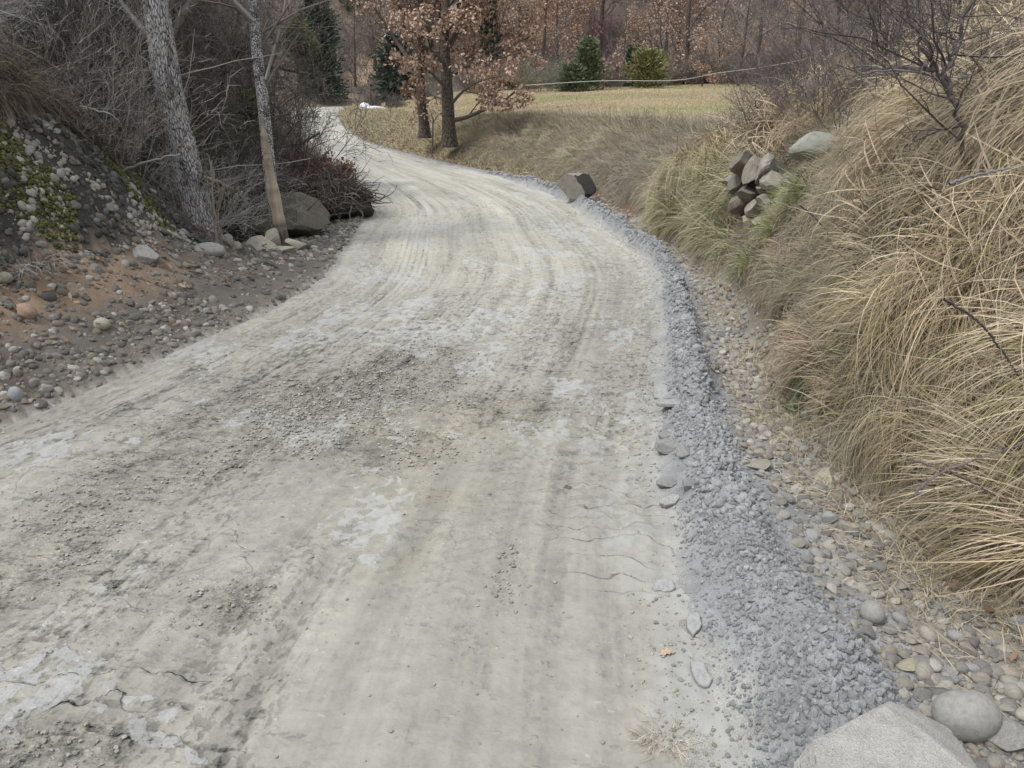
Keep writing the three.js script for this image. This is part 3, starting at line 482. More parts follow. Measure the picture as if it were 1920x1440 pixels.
{
  const taken = new Map(), clear = (x, z, d) => { const i = Math.floor(x / 0.3), j = Math.floor(z / 0.3); for (let a = -1; a <= 1; a++) for (let b = -1; b <= 1; b++) for (const [p, q] of taken.get((i + a) * 1000 + j + b) ?? []) if (Math.hypot(p - x, q - z) < d) return false; const k = i * 1000 + j; if (!taken.has(k)) taken.set(k, []); taken.get(k).push([x, z]); return true; };
  const r = rnd(21), bank = { LONG: [], CURLY: [], MIDG: [], EDGE: [], FRESHG: [], MAT: [] }, tint = (a, b, v) => lin(a * v, v, b * v);
  for (let i = 0; i < 26000; i++) {
    const dist = 1.0 + 19 * Math.pow(r(), 1.15), an = (-4 + 46 * r()) * Math.PI / 180, x = Math.sin(an) * dist, z = -Math.cos(an) * dist; if (z > -0.7) continue;
    const [d, zr] = edgeDist(PR, x, z, 1); if (d < 0.1) continue; const f = tab(zr, FW), b = d - f, w = tab(zr, WW);
    if (b < -0.3 || b > 6 || zr < -17) continue;
    if (edgeDist(PL, x, z, -1)[0] > 0) continue;
    const pw = Math.hypot((x - WALL_AT.x) * 0.8, z - WALL_AT.z), nearB = zr > -8.6 + (n2(x * 2, z * 2) - 0.5) * 1.4, patch = fbm(x * 0.8 + 5, z * 0.8, 3), keep = r();
    const n = slopeAt(x, z), t = (r() - 0.5) * 1.1, v = 0.75 + 0.5 * patch + 0.12 * (r() - 0.5);
    if (b < 0.12) { if (nearB && keep < (dist < 3.2 ? 0.3 : 0.16) && b > -0.14) bank.MAT.push([lay(x, z, n, r() * 6, 0.7 + 0.5 * r(), r), tint(1, 0.95, v)]); continue; }
    if (pw < 0.52 && b > 0.16) { if (r() < 0.35) bank.MIDG.push([lay(x, z, n, t, 0.35 + 0.25 * r(), r), tint(1, 0.95, v * 0.9)]); continue; }
    if (nearB) {
      if (zr < -6.2 && b < 0.5) { if (keep < 0.55) bank.EDGE.push([lay(x, z, n, t, 0.75 + 0.45 * r(), r), tint(0.97, 0.92, v)]); continue; }
      if (zr < -5.6 && zr > -6.8 && b < 0.45 && patch > 0.52 && keep < 0.16) bank.FRESHG.push([lay(x, z, n, t, 0.9, r), tint(1, 1, v)]);
      const az = Math.atan2(x, -z) * 57.3, low = az > 14.5 && az < 25.5 && dist > 4.2 && dist < 7.0 && b < 1.4 ? 0.33 : 1;
      if (clear(x, z, low < 1 ? 0.13 : dist < 4 ? 0.17 : 0.2)) { const sc = low * (az > 15 && az < 29 && dist > 6 ? 0.6 : 1) * (b > 1.25 ? 0.72 : 1) * (b < 0.5 ? 0.62 + 0.75 * b : 1) * (0.7 + 0.6 * r()), ti = tint(1.0 + 0.09 * r(), 0.84 + 0.15 * r(), v * (0.8 + 0.4 * r())); bank.LONG.push([lay(x, z, n, t * 1.3, sc, r), ti]); if (low === 1) bank.LONG.push([lay(x + 0.05 * (r() - 0.5), z + 0.05 * (r() - 0.5), n, t * 1.3 + (r() - 0.5), sc * (0.7 + 0.4 * r()), r), ti]); }
      else if (low < 1) { if (keep < 0.5) bank.MIDG.push([lay(x, z, n, t, 0.4 + 0.3 * r(), r), tint(1, 0.95, v * 0.9)]); continue; }
      else if (keep < 0.1) bank.MIDG.push([lay(x, z, n, r() * 6, 0.8 + 0.5 * r(), r), tint(1, 0.9, v * 0.8)]);
      else if (keep > 0.93 && b > 0.3) bank.CURLY.push([lay(x, z, n, r() * 6, 0.7 + 0.6 * r(), r), tint(1.05, 0.95, v * 1.12)]);
    } else if (b < w * 1.05 + 0.4 * (r() - 0.3)) { if (keep < 0.95) (zr < -11.5 && r() < 0.5 ? bank.EDGE : bank.MIDG).push([lay(x, z, n, t, (0.6 + 0.5 * r()) * (b < 0.3 ? 0.6 : 1) * (zr < -12 ? 0.75 : 1), r), tint(1.0, 1.0, v)]); }
  }
  for (let i = 0; i < 16000; i++) {                             // the greyish bank below the meadow
    const x = -2.5 + 9 * r(), z = -8.3 - 9 * r(); const [d, zr] = edgeDist(PR, x, z, 1); if (d < 0.2 || zr > -8.6 || zr < -15) continue; const f = tab(zr, FW), b = d - f, w = tab(zr, WW); if (b < 0.12 || b > w * (1.0 + 0.25 * r())) continue;
    if (r() < 0.35) continue; const patch = fbm(x * 1.1 + 5, z * 1.1, 3);
    bank.MIDG.push([lay(x, z, slopeAt(x, z), (r() - 0.5) * 1.3, (0.45 + 0.5 * r()) * (b < 0.4 ? 0.6 : 1), r), tint(1.02, 1.0, 0.7 + 0.6 * patch)]);
  }
  const g = stuffGroup('bank_grass', 'long dry straw coloured grass hanging over the right bank', 'grass');
  instanced('tussocks', LONG, grassM, bank.LONG, g); instanced('curly_blades', CURLY, grassM, bank.CURLY, g); instanced('short_tussocks', MIDG, grassM, bank.MIDG, g);
  instanced('edge_tussocks', EDGE, grassM, bank.EDGE, g); instanced('green_tussocks', FRESHG, grassM, bank.FRESHG, g); instanced('matted_straw', MAT, grassM, bank.MAT, g);
  const lawn = [];
  for (let i = 0; i < 60000 && lawn.length < 13000; i++) {
    const dist = 11 + 34 * Math.pow(r(), 1.1), an = (-24 + 54 * r()) * Math.PI / 180, x = Math.sin(an) * dist, z = -Math.cos(an) * dist; if (z < -45) continue;
    const [d, zr] = edgeDist(PR, x, z, 1); if (d < 0.05 || edgeDist(PL, x, z, -1)[0] > 0) continue; const b = d - tab(zr, FW), w = tab(zr, WW); if (zr > -9.3) continue;
    if (b < 0.03) continue;
    const onBank = b < w * 0.9, gk = 0.75 * ss(0.5, 0.65, fbm(x * 0.22 + 7, z * 0.45, 3)), v = 0.8 + 0.45 * fbm(x * 0.5, z * 0.7, 3);
    if (!onBank && r() < 0.25) continue;
    lawn.push([lay(x, z, slopeAt(x, z), (r() - 0.5) * 2, (onBank ? 1.15 : 0.55) * (0.8 + 0.6 * r()) * (1 + dist * 0.008), r), onBank ? tint(1.03, 1.0, v * 0.85) : tint(lerp(1.08, 0.92, gk), lerp(1.0, 0.8, gk), v)]);
  }
  const g2 = stuffGroup('meadow_grass', 'short winter grass on the flat meadow above the road', 'grass'); instanced('turf', LAWN, grassM, lawn, g2);
  const hill = [];
  for (let i = 0; i < 14000 && hill.length < 3000; i++) {       // dead grass and litter on the left slope and verge
    const dist = 2.5 + 24 * r() * r(), an = (-46 + 42 * r()) * Math.PI / 180, x = Math.sin(an) * dist, z = -Math.cos(an) * dist, [d, zl] = edgeDist(PL, x, z, -1);
    if (d < 0.15) continue; const nearK = ss(-7.4, -6.2, zl); if (nearK > 0.3 && d < 1.55) continue; if (zl > -13 && d < 2.2 && nearK < 0.5) continue;
    const pale = zl < -20; hill.push([lay(x, z, slopeAt(x, z), (r() - 0.5) * 1.6, (0.6 + 0.6 * r()), r), pale ? lin(1, 0.9, 0.75) : lin(0.42, 0.385, 0.36).multiplyScalar(0.6 + 0.7 * r())]);
  }
  const g3 = stuffGroup('slope_grass', 'withered grey grass on the wooded slope left of the road', 'grass'); instanced('withered_tussocks', MIDG, grassM, hill, g3);
}
// moss on the conglomerate
{
  const r = rnd(22), items = [], fuzz = [rockGeo(610, { detail: 3, noise: 0.5, freq: 3, fine: 0.5 }), rockGeo(611, { detail: 3, noise: 0.5, freq: 3, fine: 0.5 })];
  for (let i = 0; i < 260000 && items.length < 16000; i++) {
    const z = -2.2 - 5.6 * r(), x = -1.9 - 3.4 * r(), [d, zl] = edgeDist(PL, x, z, -1); if (d < 0.9 || d > 1.95 || zl < -7) continue;
    const k = fbm(x * 2.1 + 3, z * 2.1 + 1, 3) + 0.2 * ss(1.35, 1.7, d); if (k < 0.59) continue;
    const sz = 0.005 + 0.009 * r(); items.push([pose(onGround(x, z, sz * 0.4 + 0.02 * r()), slopeAt(x, z), r() * 6.28, V(sz, sz * 0.8, sz), 0.6, r), r() < 0.2 ? lin(0.17, 0.165, 0.045) : lin(0.085, 0.095, 0.03).multiplyScalar(0.7 + 0.7 * r())]);
  }
  const g = stuffGroup('moss', 'green moss cushions on the pebbly bank', 'moss'); instanced('moss_cushions', fuzz, whiteMat, items, g);
}
// fallen leaves
const leafGeo = (seed, w = 0.5) => { const g = new GB(), r = rnd(seed), c = [1, 1, 1], b = 0.12 + 0.2 * r(); const P = [[0, 0, 0], [0.28, w * 0.42, 0.5], [0.45, w * 0.3, 0.2], [0.68, w * 0.46, 0.6], [1, 0, 0.15], [0.68, -w * 0.46, 0.55], [0.45, -w * 0.3, 0.15], [0.28, -w * 0.42, 0.5]]; for (const [x, y, z] of P) g.v(x, z * b, y, c, x, y); const m = g.v(0.5, 0, 0, c, 0.5, 0.5); for (let i = 0; i < 8; i++) g.tri(i, (i + 1) % 8, m); return g.build(); };
const LEAF = [leafGeo(1), leafGeo(2), leafGeo(3)];
const leafM = new THREE.MeshPhysicalMaterial({ vertexColors: true, roughness: 0.8, side: THREE.DoubleSide });
{
  const r = rnd(23), items = [];
  for (let i = 0; i < 12000 && items.length < 1900; i++) {
    const dist = 1.5 + 16 * r(), an = (-44 + 84 * r()) * Math.PI / 180, x = Math.sin(an) * dist, z = -Math.cos(an) * dist, I = {}; const h = H(x, z, I); if (I.k === 'road') continue;
    if (I.k === 'right' && (I.b < -0.1 || I.b > 0.9) ) continue; if (I.k === 'left' && I.d < 0.3) continue;
    const sz = 0.035 + 0.035 * r(); items.push([pose(V(x, h + 0.015 + 0.03 * r(), z), slopeAt(x, z), r() * 6.28, sz, 0.9, r), [lin(0.23, 0.145, 0.095), lin(0.3, 0.22, 0.15), lin(0.17, 0.115, 0.08)][Math.floor(r() * 3)].clone().multiplyScalar(0.7 + 0.5 * r())]);
  }
  const g = stuffGroup('leaf_litter', 'brown fallen leaves along the foot of the banks', 'fallen leaves'); instanced('leaves', LEAF, leafM, items, g);
}
// ------------------------------------------------------------------ trees and bushes
function barkTex(seed, plates, base, dark, bands) {
  return dataTex(512, 1024, (x, y, o) => {
    const u = x / 512, v = y / 1024, wx = (tn(u * 8, v * 16, 8) - 0.5) * 0.6, px = u * plates, py = v * plates * 0.9 * 1.0;
    const xi = Math.floor(px + wx), yi = Math.floor(py + wx); let f1 = 9, f2 = 9;
    for (let j = -1; j <= 1; j++) for (let i = -1; i <= 1; i++) { const mx = ((xi + i) % plates + plates) % plates, my = ((yi + j) % (plates * 0.9) + plates * 0.9) % (plates * 0.9), k = (mx + my * 131 + seed * 7) & 65535, dx = xi + i + TAB[k] - px - wx, dy = yi + j + TAB[(k * 5 + 91) & 65535] - py - wx, d = dx * dx + dy * dy; if (d < f1) { f2 = f1; f1 = d; } else if (d < f2) f2 = d; }
    const e = Math.sqrt(f2) - Math.sqrt(f1), crack = (1 - ss(0.06, 0.3, e + 0.55 * (tf(u, v, 32, 4) - 0.5))) * ss(0.2, 0.45, tf(u, v, 16, 3) + 0.1), n = tf(u, v, 16, 5), band = bands * ss(0.58, 0.75, tf(u * 0.5, v, 8, 3)) ;
    const q = clamp(crack * 0.85 + band * 0.75), k = 0.75 + 0.5 * n;
    o[0] = lerp(base[0] * k, dark[0], q); o[1] = lerp(base[1] * k, dark[1], q); o[2] = lerp(base[2] * k, dark[2], q);
  }, false);
}
const paleBark = barkTex(1, 40, [0.52, 0.515, 0.515], [0.05, 0.046, 0.046], 0.85), oakBark = barkTex(2, 14, [0.2, 0.165, 0.14], [0.05, 0.04, 0.035], 0.1);
const paleBarkM = std({ map: paleBark, bumpMap: paleBark, bumpScale: 0.03, vertexColors: true }), oakBarkM = std({ map: oakBark, bumpMap: oakBark, bumpScale: 0.03, vertexColors: true });
const twigM = std({ vertexColors: true, roughness: 0.9 });
const foliageM = new THREE.MeshPhysicalMaterial({ vertexColors: true, roughness: 0.85, side: THREE.DoubleSide, transmission: 0.2, thickness: 0 });
const wander = (p, d, L, n, r, wob, grav = 0) => { const P = [p.clone()], q = p.clone(), t = d.clone().normalize(); for (let i = 0; i < n; i++) { t.x += (r() - 0.5) * wob; t.y += (r() - 0.5) * wob + grav; t.z += (r() - 0.5) * wob; t.normalize(); q.addScaledVector(t, L / n); P.push(q.clone()); } return P; };
const along = (P, t) => { const k = t * (P.length - 1), i = Math.min(P.length - 2, Math.floor(k)); return [P[i].clone().lerp(P[i + 1], k - i), P[i + 1].clone().sub(P[i]).normalize()]; };
const side = (d, r, spread) => { const a = V(r() - 0.5, r() - 0.5, r() - 0.5); a.addScaledVector(d, -a.dot(d)).normalize(); return d.clone().multiplyScalar(Math.cos(spread)).addScaledVector(a, Math.sin(spread)).normalize(); };
// limbs grow from a given path; twigs collect in B, tip points in tips
function grow(B, P, L, rad, level, o, r, tips) {
  const n = Math.round(o.kids[level] * (0.75 + 0.5 * r()));
  for (let i = 0; i < n; i++) {
    const t = lerp(o.from[level], 1, (i + r()) / n), [p, d] = along(P, Math.min(0.999, t)), dir = side(d, r, o.angle[level] * (0.7 + 0.6 * r())); dir.y += o.lift[level]; dir.normalize();
    const len = L * o.ratio[level] * (1.15 - 0.6 * t) * (0.6 + 0.8 * r()), rr = Math.max(o.min ?? 0.0016, rad * (1 - t * 0.75) * 0.55), last = level >= o.kids.length - 1, seg = last ? 3 : 5;
    const Q = wander(p, dir, len, seg, r, o.wob, o.grav ?? 0);
    B[Math.min(level, B.length - 1)].tube(Q, [rr, rr * 0.35], last ? 3 : level ? 3 : 5, o.color(r, level)); 
    if (!last) grow(B, Q, len, rr, level + 1, o, r, tips); else if (tips) for (const k of [1, 2, 3]) tips.push([Q[k], len]);
  }
}
function leafCloud(tips, o, r) {
  const g = new GB(), a = V(), b = V(), n = V();
  for (const [p] of tips) for (let k = 0; k < o.per; k++) {
    if (r() > (o.keep ?? 1)) continue;
    const c = o.pal[Math.floor(r() * o.pal.length)], v = 0.75 + 0.5 * r(), cc = [c[0] * v, c[1] * v, c[2] * v], L = o.size * (0.65 + 0.7 * r()), W = L * 0.3;
    n.set(r() - 0.5, r() - 0.5, r() - 0.5).normalize(); a.set(r() - 0.5, r() - 0.9, r() - 0.5); a.addScaledVector(n, -a.dot(n)).normalize(); b.crossVectors(a, n);
    const x = p.x + (r() - 0.5) * o.jit, y = p.y + (r() - 0.5) * o.jit, z = p.z + (r() - 0.5) * o.jit, bend = (r() - 0.4) * 0.5;
    const pt = (s, w, h) => g.v(x + a.x * s * L + b.x * w * W + n.x * h * L, y + a.y * s * L + b.y * w * W + n.y * h * L, z + a.z * s * L + b.z * w * W + n.z * h * L, cc);
    const i0 = pt(0, 0, 0), i1 = pt(0.35, 1, bend * 0.4), i2 = pt(0.35, -1, bend * 0.4), i3 = pt(0.75, 0.85, bend), i4 = pt(0.75, -0.85, bend), i5 = pt(1, 0, bend * 1.2);
    g.tri(i0, i2, i1); g.tri(i1, i2, i3); g.tri(i3, i2, i4); g.tri(i3, i4, i5);
  }
  return g.build();
}
const OAKLEAF = [[0.45, 0.31, 0.235], [0.52, 0.385, 0.3], [0.38, 0.25, 0.18], [0.58, 0.45, 0.36], [0.31, 0.205, 0.155]];
const grey = (c, v = 0.4) => (r) => { const k = 1 - v / 2 + v * r(); return [c[0] * k, c[1] * k, c[2] * k]; };
function oak(seed, o) {
  const r = rnd(seed), T = new GB(), B = [new GB(), new GB()], tips = [];
  const P = o.path ?? wander(V(0, -0.15, 0), V(0, 1, 0), o.h * 0.9, 8, r, 0.14);
  T.tube(P, (t) => o.r * (1 - 0.72 * t) * (1 + 0.35 * Math.exp(-t * 22)), 12, [0.68, 0.66, 0.66]);
  const opt = { kids: [o.limbs ?? 12, 7, 6, 4], from: [o.from ?? 0.25, 0.25, 0.2, 0.15], angle: [1.05, 0.85, 0.8, 0.9], lift: [0.28, 0.1, 0.05, 0], ratio: [0.42, 0.5, 0.5, 0.45], wob: 0.42, min: o.min ?? 0.003, color: grey(o.min ? [0.2, 0.165, 0.145] : [0.13, 0.105, 0.09]), ...o.opt };
  const L = o.h * 0.9; grow(B, P, L, o.r * 0.9, 0, opt, r, tips);
  for (const q of o.extra ?? []) { B[0].tube(q.path, [q.r, q.r * 0.35], 7, [0.12, 0.1, 0.085]); grow(B, q.path, q.len, q.r, 1, opt, r, tips); }
  const g = new THREE.Group(); part('trunk', T.build(), oakBarkM, g); part('branches', mergeGeometries([B[0].build(), B[1].build()]), twigM, g);
  if (o.leaf) part('crown', leafCloud(tips.filter(() => r() < (o.leafShare ?? 1)), { per: o.leaf, size: o.leafSize ?? 0.075, jit: o.jit ?? 0.16, pal: o.pal ?? OAKLEAF }, r), foliageM, g);
  return g;
}
function bush(seed, o) {
  const r = rnd(seed), B = [new GB(), new GB()], tips = [];
  for (let i = 0; i < o.stems; i++) {
    const a = r() * 6.283, sp = o.spread * Math.sqrt(r()), p = V(Math.cos(a) * o.base * Math.sqrt(r()), -0.08, Math.sin(a) * o.base * Math.sqrt(r())), d = V(Math.cos(a) * sp, 1, Math.sin(a) * sp).normalize(), L = o.h * (0.6 + 0.5 * r());
    const P = wander(p, d, L, 6, r, o.wob ?? 0.25, o.grav ?? 0), rr = o.r * (0.5 + 0.7 * r()); B[0].tube(P, [rr, rr * 0.3], 4, o.color(r));
    grow(B, P, L, rr, 0, { kids: o.kids, from: [0.15, 0.15, 0.1], angle: [0.75, 0.8, 0.8], lift: [0.2, 0.1, 0], ratio: [0.45, 0.5, 0.5], wob: 0.4, min: o.min ?? 0.0022, color: o.color }, r, tips);
  }
  const g = new THREE.Group(); part('stems', B[0].build(), twigM, g); if (B[1].i.length) part('twigs', B[1].build(), twigM, g);
  if (o.leaf) part('leaves', leafCloud(tips, { per: 1, keep: o.leaf, size: o.leafSize ?? 0.04, jit: 0.08, pal: o.pal }, r), foliageM, g);
  return g;
}
function conifer(seed, o) {                                     // juniper, pine or spruce: needle sprays on short branches
  const r = rnd(seed), T = new GB(), g = new GB();
  const P = wander(V(0, -0.1, 0), V(0, 1, 0), o.h, 6, r, 0.08); T.tube(P, [o.h * 0.022, 0.008], 7, [0.12, 0.09, 0.07]);
  for (let i = 0; i < o.n; i++) {
    const t = o.low + (1 - o.low) * Math.pow(r(), o.pow ?? 0.9), [p] = along(P, Math.min(0.999, t)), a = r() * 6.283, lobe = 0.3 + 1.15 * n2(a * 1.9 + seed, t * 7), R = o.w * o.shape(t) * lobe, dir = V(Math.cos(a), o.rise + 0.3 * (r() - 0.5), Math.sin(a)).normalize(), len = R * (0.55 + 0.5 * r());
    const q = p.clone().addScaledVector(dir, len), Q = wander(p, dir, len, 3, r, 0.25, o.grav ?? 0); if (i % 3 === 0) T.tube(Q, [0.008, 0.003], 3, [0.1, 0.075, 0.06]);
    for (let k = 0; k < o.per; k++) {
      const m = along(Q, 0.35 + 0.649 * r())[0].add(V((r() - 0.5) * o.puff, (r() - 0.5) * o.puff, (r() - 0.5) * o.puff)), d = V(dir.x + (r() - 0.5) * 1.4, dir.y + (r() - 0.3) * 1.2, dir.z + (r() - 0.5) * 1.4).normalize(), L = o.needle * (0.6 + 0.8 * r()), s = side(d, r, 1.57), c = o.pal[Math.floor(r() * o.pal.length)], v = 0.7 + 0.6 * r(), cc = [c[0] * v, c[1] * v, c[2] * v];
      const i0 = g.v(m.x, m.y, m.z, cc), i1 = g.v(m.x + d.x * L * 0.6 + s.x * L * 0.16, m.y + d.y * L * 0.6 + s.y * L * 0.16, m.z + d.z * L * 0.6 + s.z * L * 0.16, cc), i2 = g.v(m.x + d.x * L, m.y + d.y * L, m.z + d.z * L, cc), i3 = g.v(m.x + d.x * L * 0.6 - s.x * L * 0.16, m.y + d.y * L * 0.6 - s.y * L * 0.16, m.z + d.z * L * 0.6 - s.z * L * 0.16, cc); g.tri(i0, i1, i2); g.tri(i0, i2, i3);
    }
  }
  const G = new THREE.Group(); part('trunk', T.build(), twigM, G); part('crown', g.build(), foliageM, G); return G;
}
const place = (g, p, turn = 0, sc = 1) => { g.position.copy(p); g.rotation.y = turn; g.scale.setScalar(sc); return g; };

// pale-barked tree beside the road ------------------------------------------
{
  const r = rnd(31), base = at(392, 480, 7.2); base.y = H(base.x, base.z) - 0.2;
  const P = [base]; for (const [px, py, d] of [[372, 400, 7.22], [345, 290, 7.26], [318, 170, 7.3], [300, 60, 7.34], [288, -40, 7.38]]) P.push(at(px, py, d));
  const top = P[P.length - 1], dir = top.clone().sub(P[P.length - 2]).normalize(); for (const k of [1, 2.2, 3.6]) P.push(top.clone().addScaledVector(dir, k).add(V(0.1 * k, 0, 0.05 * k)));
  const cv = new THREE.CatmullRomCurve3(P), Q = cv.getPoints(90), T = new GB(), n = Q.length - 1;
  const rad = (t) => 0.14 * (1 - 0.42 * t) * (1 + 0.55 * Math.exp(-t * 28)); T.tube(Q, rad, 26, [1, 1, 1]);
  const geo = T.build(), p = geo.attributes.position, c = geo.attributes.color; geo.attributes.uv.array.forEach((v, i, a) => { if (i % 2) a[i] = v * 0.42; });
  const knots = [[0.19, 0.2], [0.235, 0.62], [0.13, 0.7], [0.155, 0.45], [0.3, 0.3]];
  for (let i = 0; i < p.count; i++) { const row = Math.floor(i / 27), a = (i % 27) / 26, y = p.getY(i); const o = Q[row], k = 1 + 0.1 * (fb3(Math.cos(a * 6.283) * 2, Math.sin(a * 6.283) * 2, y * 4, 3) - 0.5) * 2; let dk = 1; for (const [kt, ka] of knots) { const e = Math.hypot((row / n - kt) * 30, (((a - ka + 1.5) % 1) - 0.5) * 3.2); dk = Math.min(dk, 0.18 + 0.82 * ss(0.35, 0.7, e + 0.35 * (n2(a * 30, y * 20) - 0.5))); } p.setXYZ(i, o.x + (p.getX(i) - o.x) * k, p.getY(i), o.z + (p.getZ(i) - o.z) * k); c.setXYZ(i, dk, dk, dk * 1.02); }
  geo.computeVertexNormals();
  const t = thing('pale_barked_tree', 'thick pale tree trunk with cracked bark and dark scars at the left slope', 'tree', null);
  part('trunk', geo, paleBarkM, t);
  const B = [new GB(), new GB()]; grow(B, Q, 5.5, 0.11, 0, { kids: [15, 6, 6], from: [0.42, 0.2, 0.15], angle: [0.95, 0.8, 0.8], lift: [0.3, 0.1, 0], ratio: [0.35, 0.5, 0.5], wob: 0.3, min: 0.003, color: grey([0.2, 0.19, 0.18]) }, r);
  part('branches', mergeGeometries([B[0].build(), B[1].build()]), twigM, t);
  const S = new GB(); for (let i = 0; i < 26; i++) { const [q, d] = along(Q, 0.03 + 0.4 * r()), b = side(d, r, 1.2); S.tube(wander(q, b, 0.3 + 0.9 * r(), 5, r, 0.5, -0.02), [0.006, 0.002], 4, r() < 0.3 ? [0.34, 0.32, 0.3] : [0.13, 0.115, 0.105]); } part('side_shoots', S.build(), twigM, t);
}
// slender tree with a torn strip of bark -------------------------------------
{
  const r = rnd(32), base = at(530, 470, 7.45); base.y = H(base.x, base.z) - 0.1; const P = [base];
  for (const [px, py, d] of [[519, 410, 7.47], [508, 340, 7.5], [500, 260, 7.53], [491, 170, 7.56], [480, 80, 7.6], [476, 20, 7.63], [466, -50, 7.66], [455, -150, 7.7]]) P.push(at(px, py, d)); P.push(P[P.length - 1].clone().add(V(-0.2, 1.4, 0)));
  const Q = new THREE.CatmullRomCurve3(P).getPoints(70), T = new GB(); T.tube(Q, (t) => 0.066 * (1 - 0.45 * t) * (1 + 0.3 * Math.exp(-t * 20)), 14, [0.85, 0.85, 0.87]);
  const geo = T.build(); geo.attributes.uv.array.forEach((v, i, a) => { if (i % 2) a[i] = v * 1.2; else a[i] = v * 0.4; });
  const t = thing('stripped_tree', 'slender grey tree whose lower trunk is stripped to bare tan wood', 'tree', null); part('trunk', geo, paleBarkM, t);
  const W = new GB(), wp = []; for (const [px, py, d] of [[533, 462, 7.38], [524, 418, 7.40], [513, 362, 7.43], [505, 318, 7.45], [499, 278, 7.47], [494, 238, 7.49], [491, 205, 7.5]]) wp.push(at(px, py, d));
  W.tube(new THREE.CatmullRomCurve3(wp).getPoints(40), (q) => 0.06 * Math.pow(Math.min(1, (1 - q) * 1.35 + 0.02), 0.7) * (0.85 + 0.2 * n2(q * 22, 3)) * (q < 0.05 ? 0.7 : 1), 9, (q) => { const k = 0.75 + 0.5 * n2(q * 40, 1), d = q < 0.22 ? ss(0.02, 0.22, q + 0.1 * (n2(q * 60, 8) - 0.5)) : 1; return [lerp(0.09, 0.47 * k, d), lerp(0.065, 0.4 * k, d), lerp(0.05, 0.31 * k, d)]; }, true);
  const wg = W.build(); wg.attributes.uv.array.forEach((v, i, a) => { a[i] = i % 2 ? v * 0.18 : v * 0.9; }); part('bare_wood', wg, std({ vertexColors: true, map: grainAt(1), bumpMap: roughAt(1), bumpScale: 0.02 }), t);
  const B = [new GB(), new GB()], fk = [at(479, 45, 7.62), at(450, 15, 7.5), at(425, -10, 7.4), at(390, -60, 7.3)]; B[0].tube(fk, [0.03, 0.02], 7, [0.3, 0.295, 0.3]); const fk2 = [at(498, 150, 7.55), at(512, 100, 7.6), at(528, 45, 7.7), at(540, -30, 7.8)]; B[0].tube(fk2, [0.017, 0.009], 6, [0.26, 0.25, 0.25]);
  const o = { kids: [14, 5, 5], from: [0.4, 0.2, 0.15], angle: [0.9, 0.8, 0.8], lift: [0.2, 0.1, 0], ratio: [0.3, 0.5, 0.5], wob: 0.35, min: 0.002, color: grey([0.17, 0.15, 0.14]) };
  grow(B, Q, 4, 0.04, 0, o, r); grow(B, fk, 1.4, 0.02, 1, o, r); grow(B, fk2, 1.4, 0.012, 1, o, r); part('branches', mergeGeometries([B[0].build(), B[1].build()]), twigM, t);
}
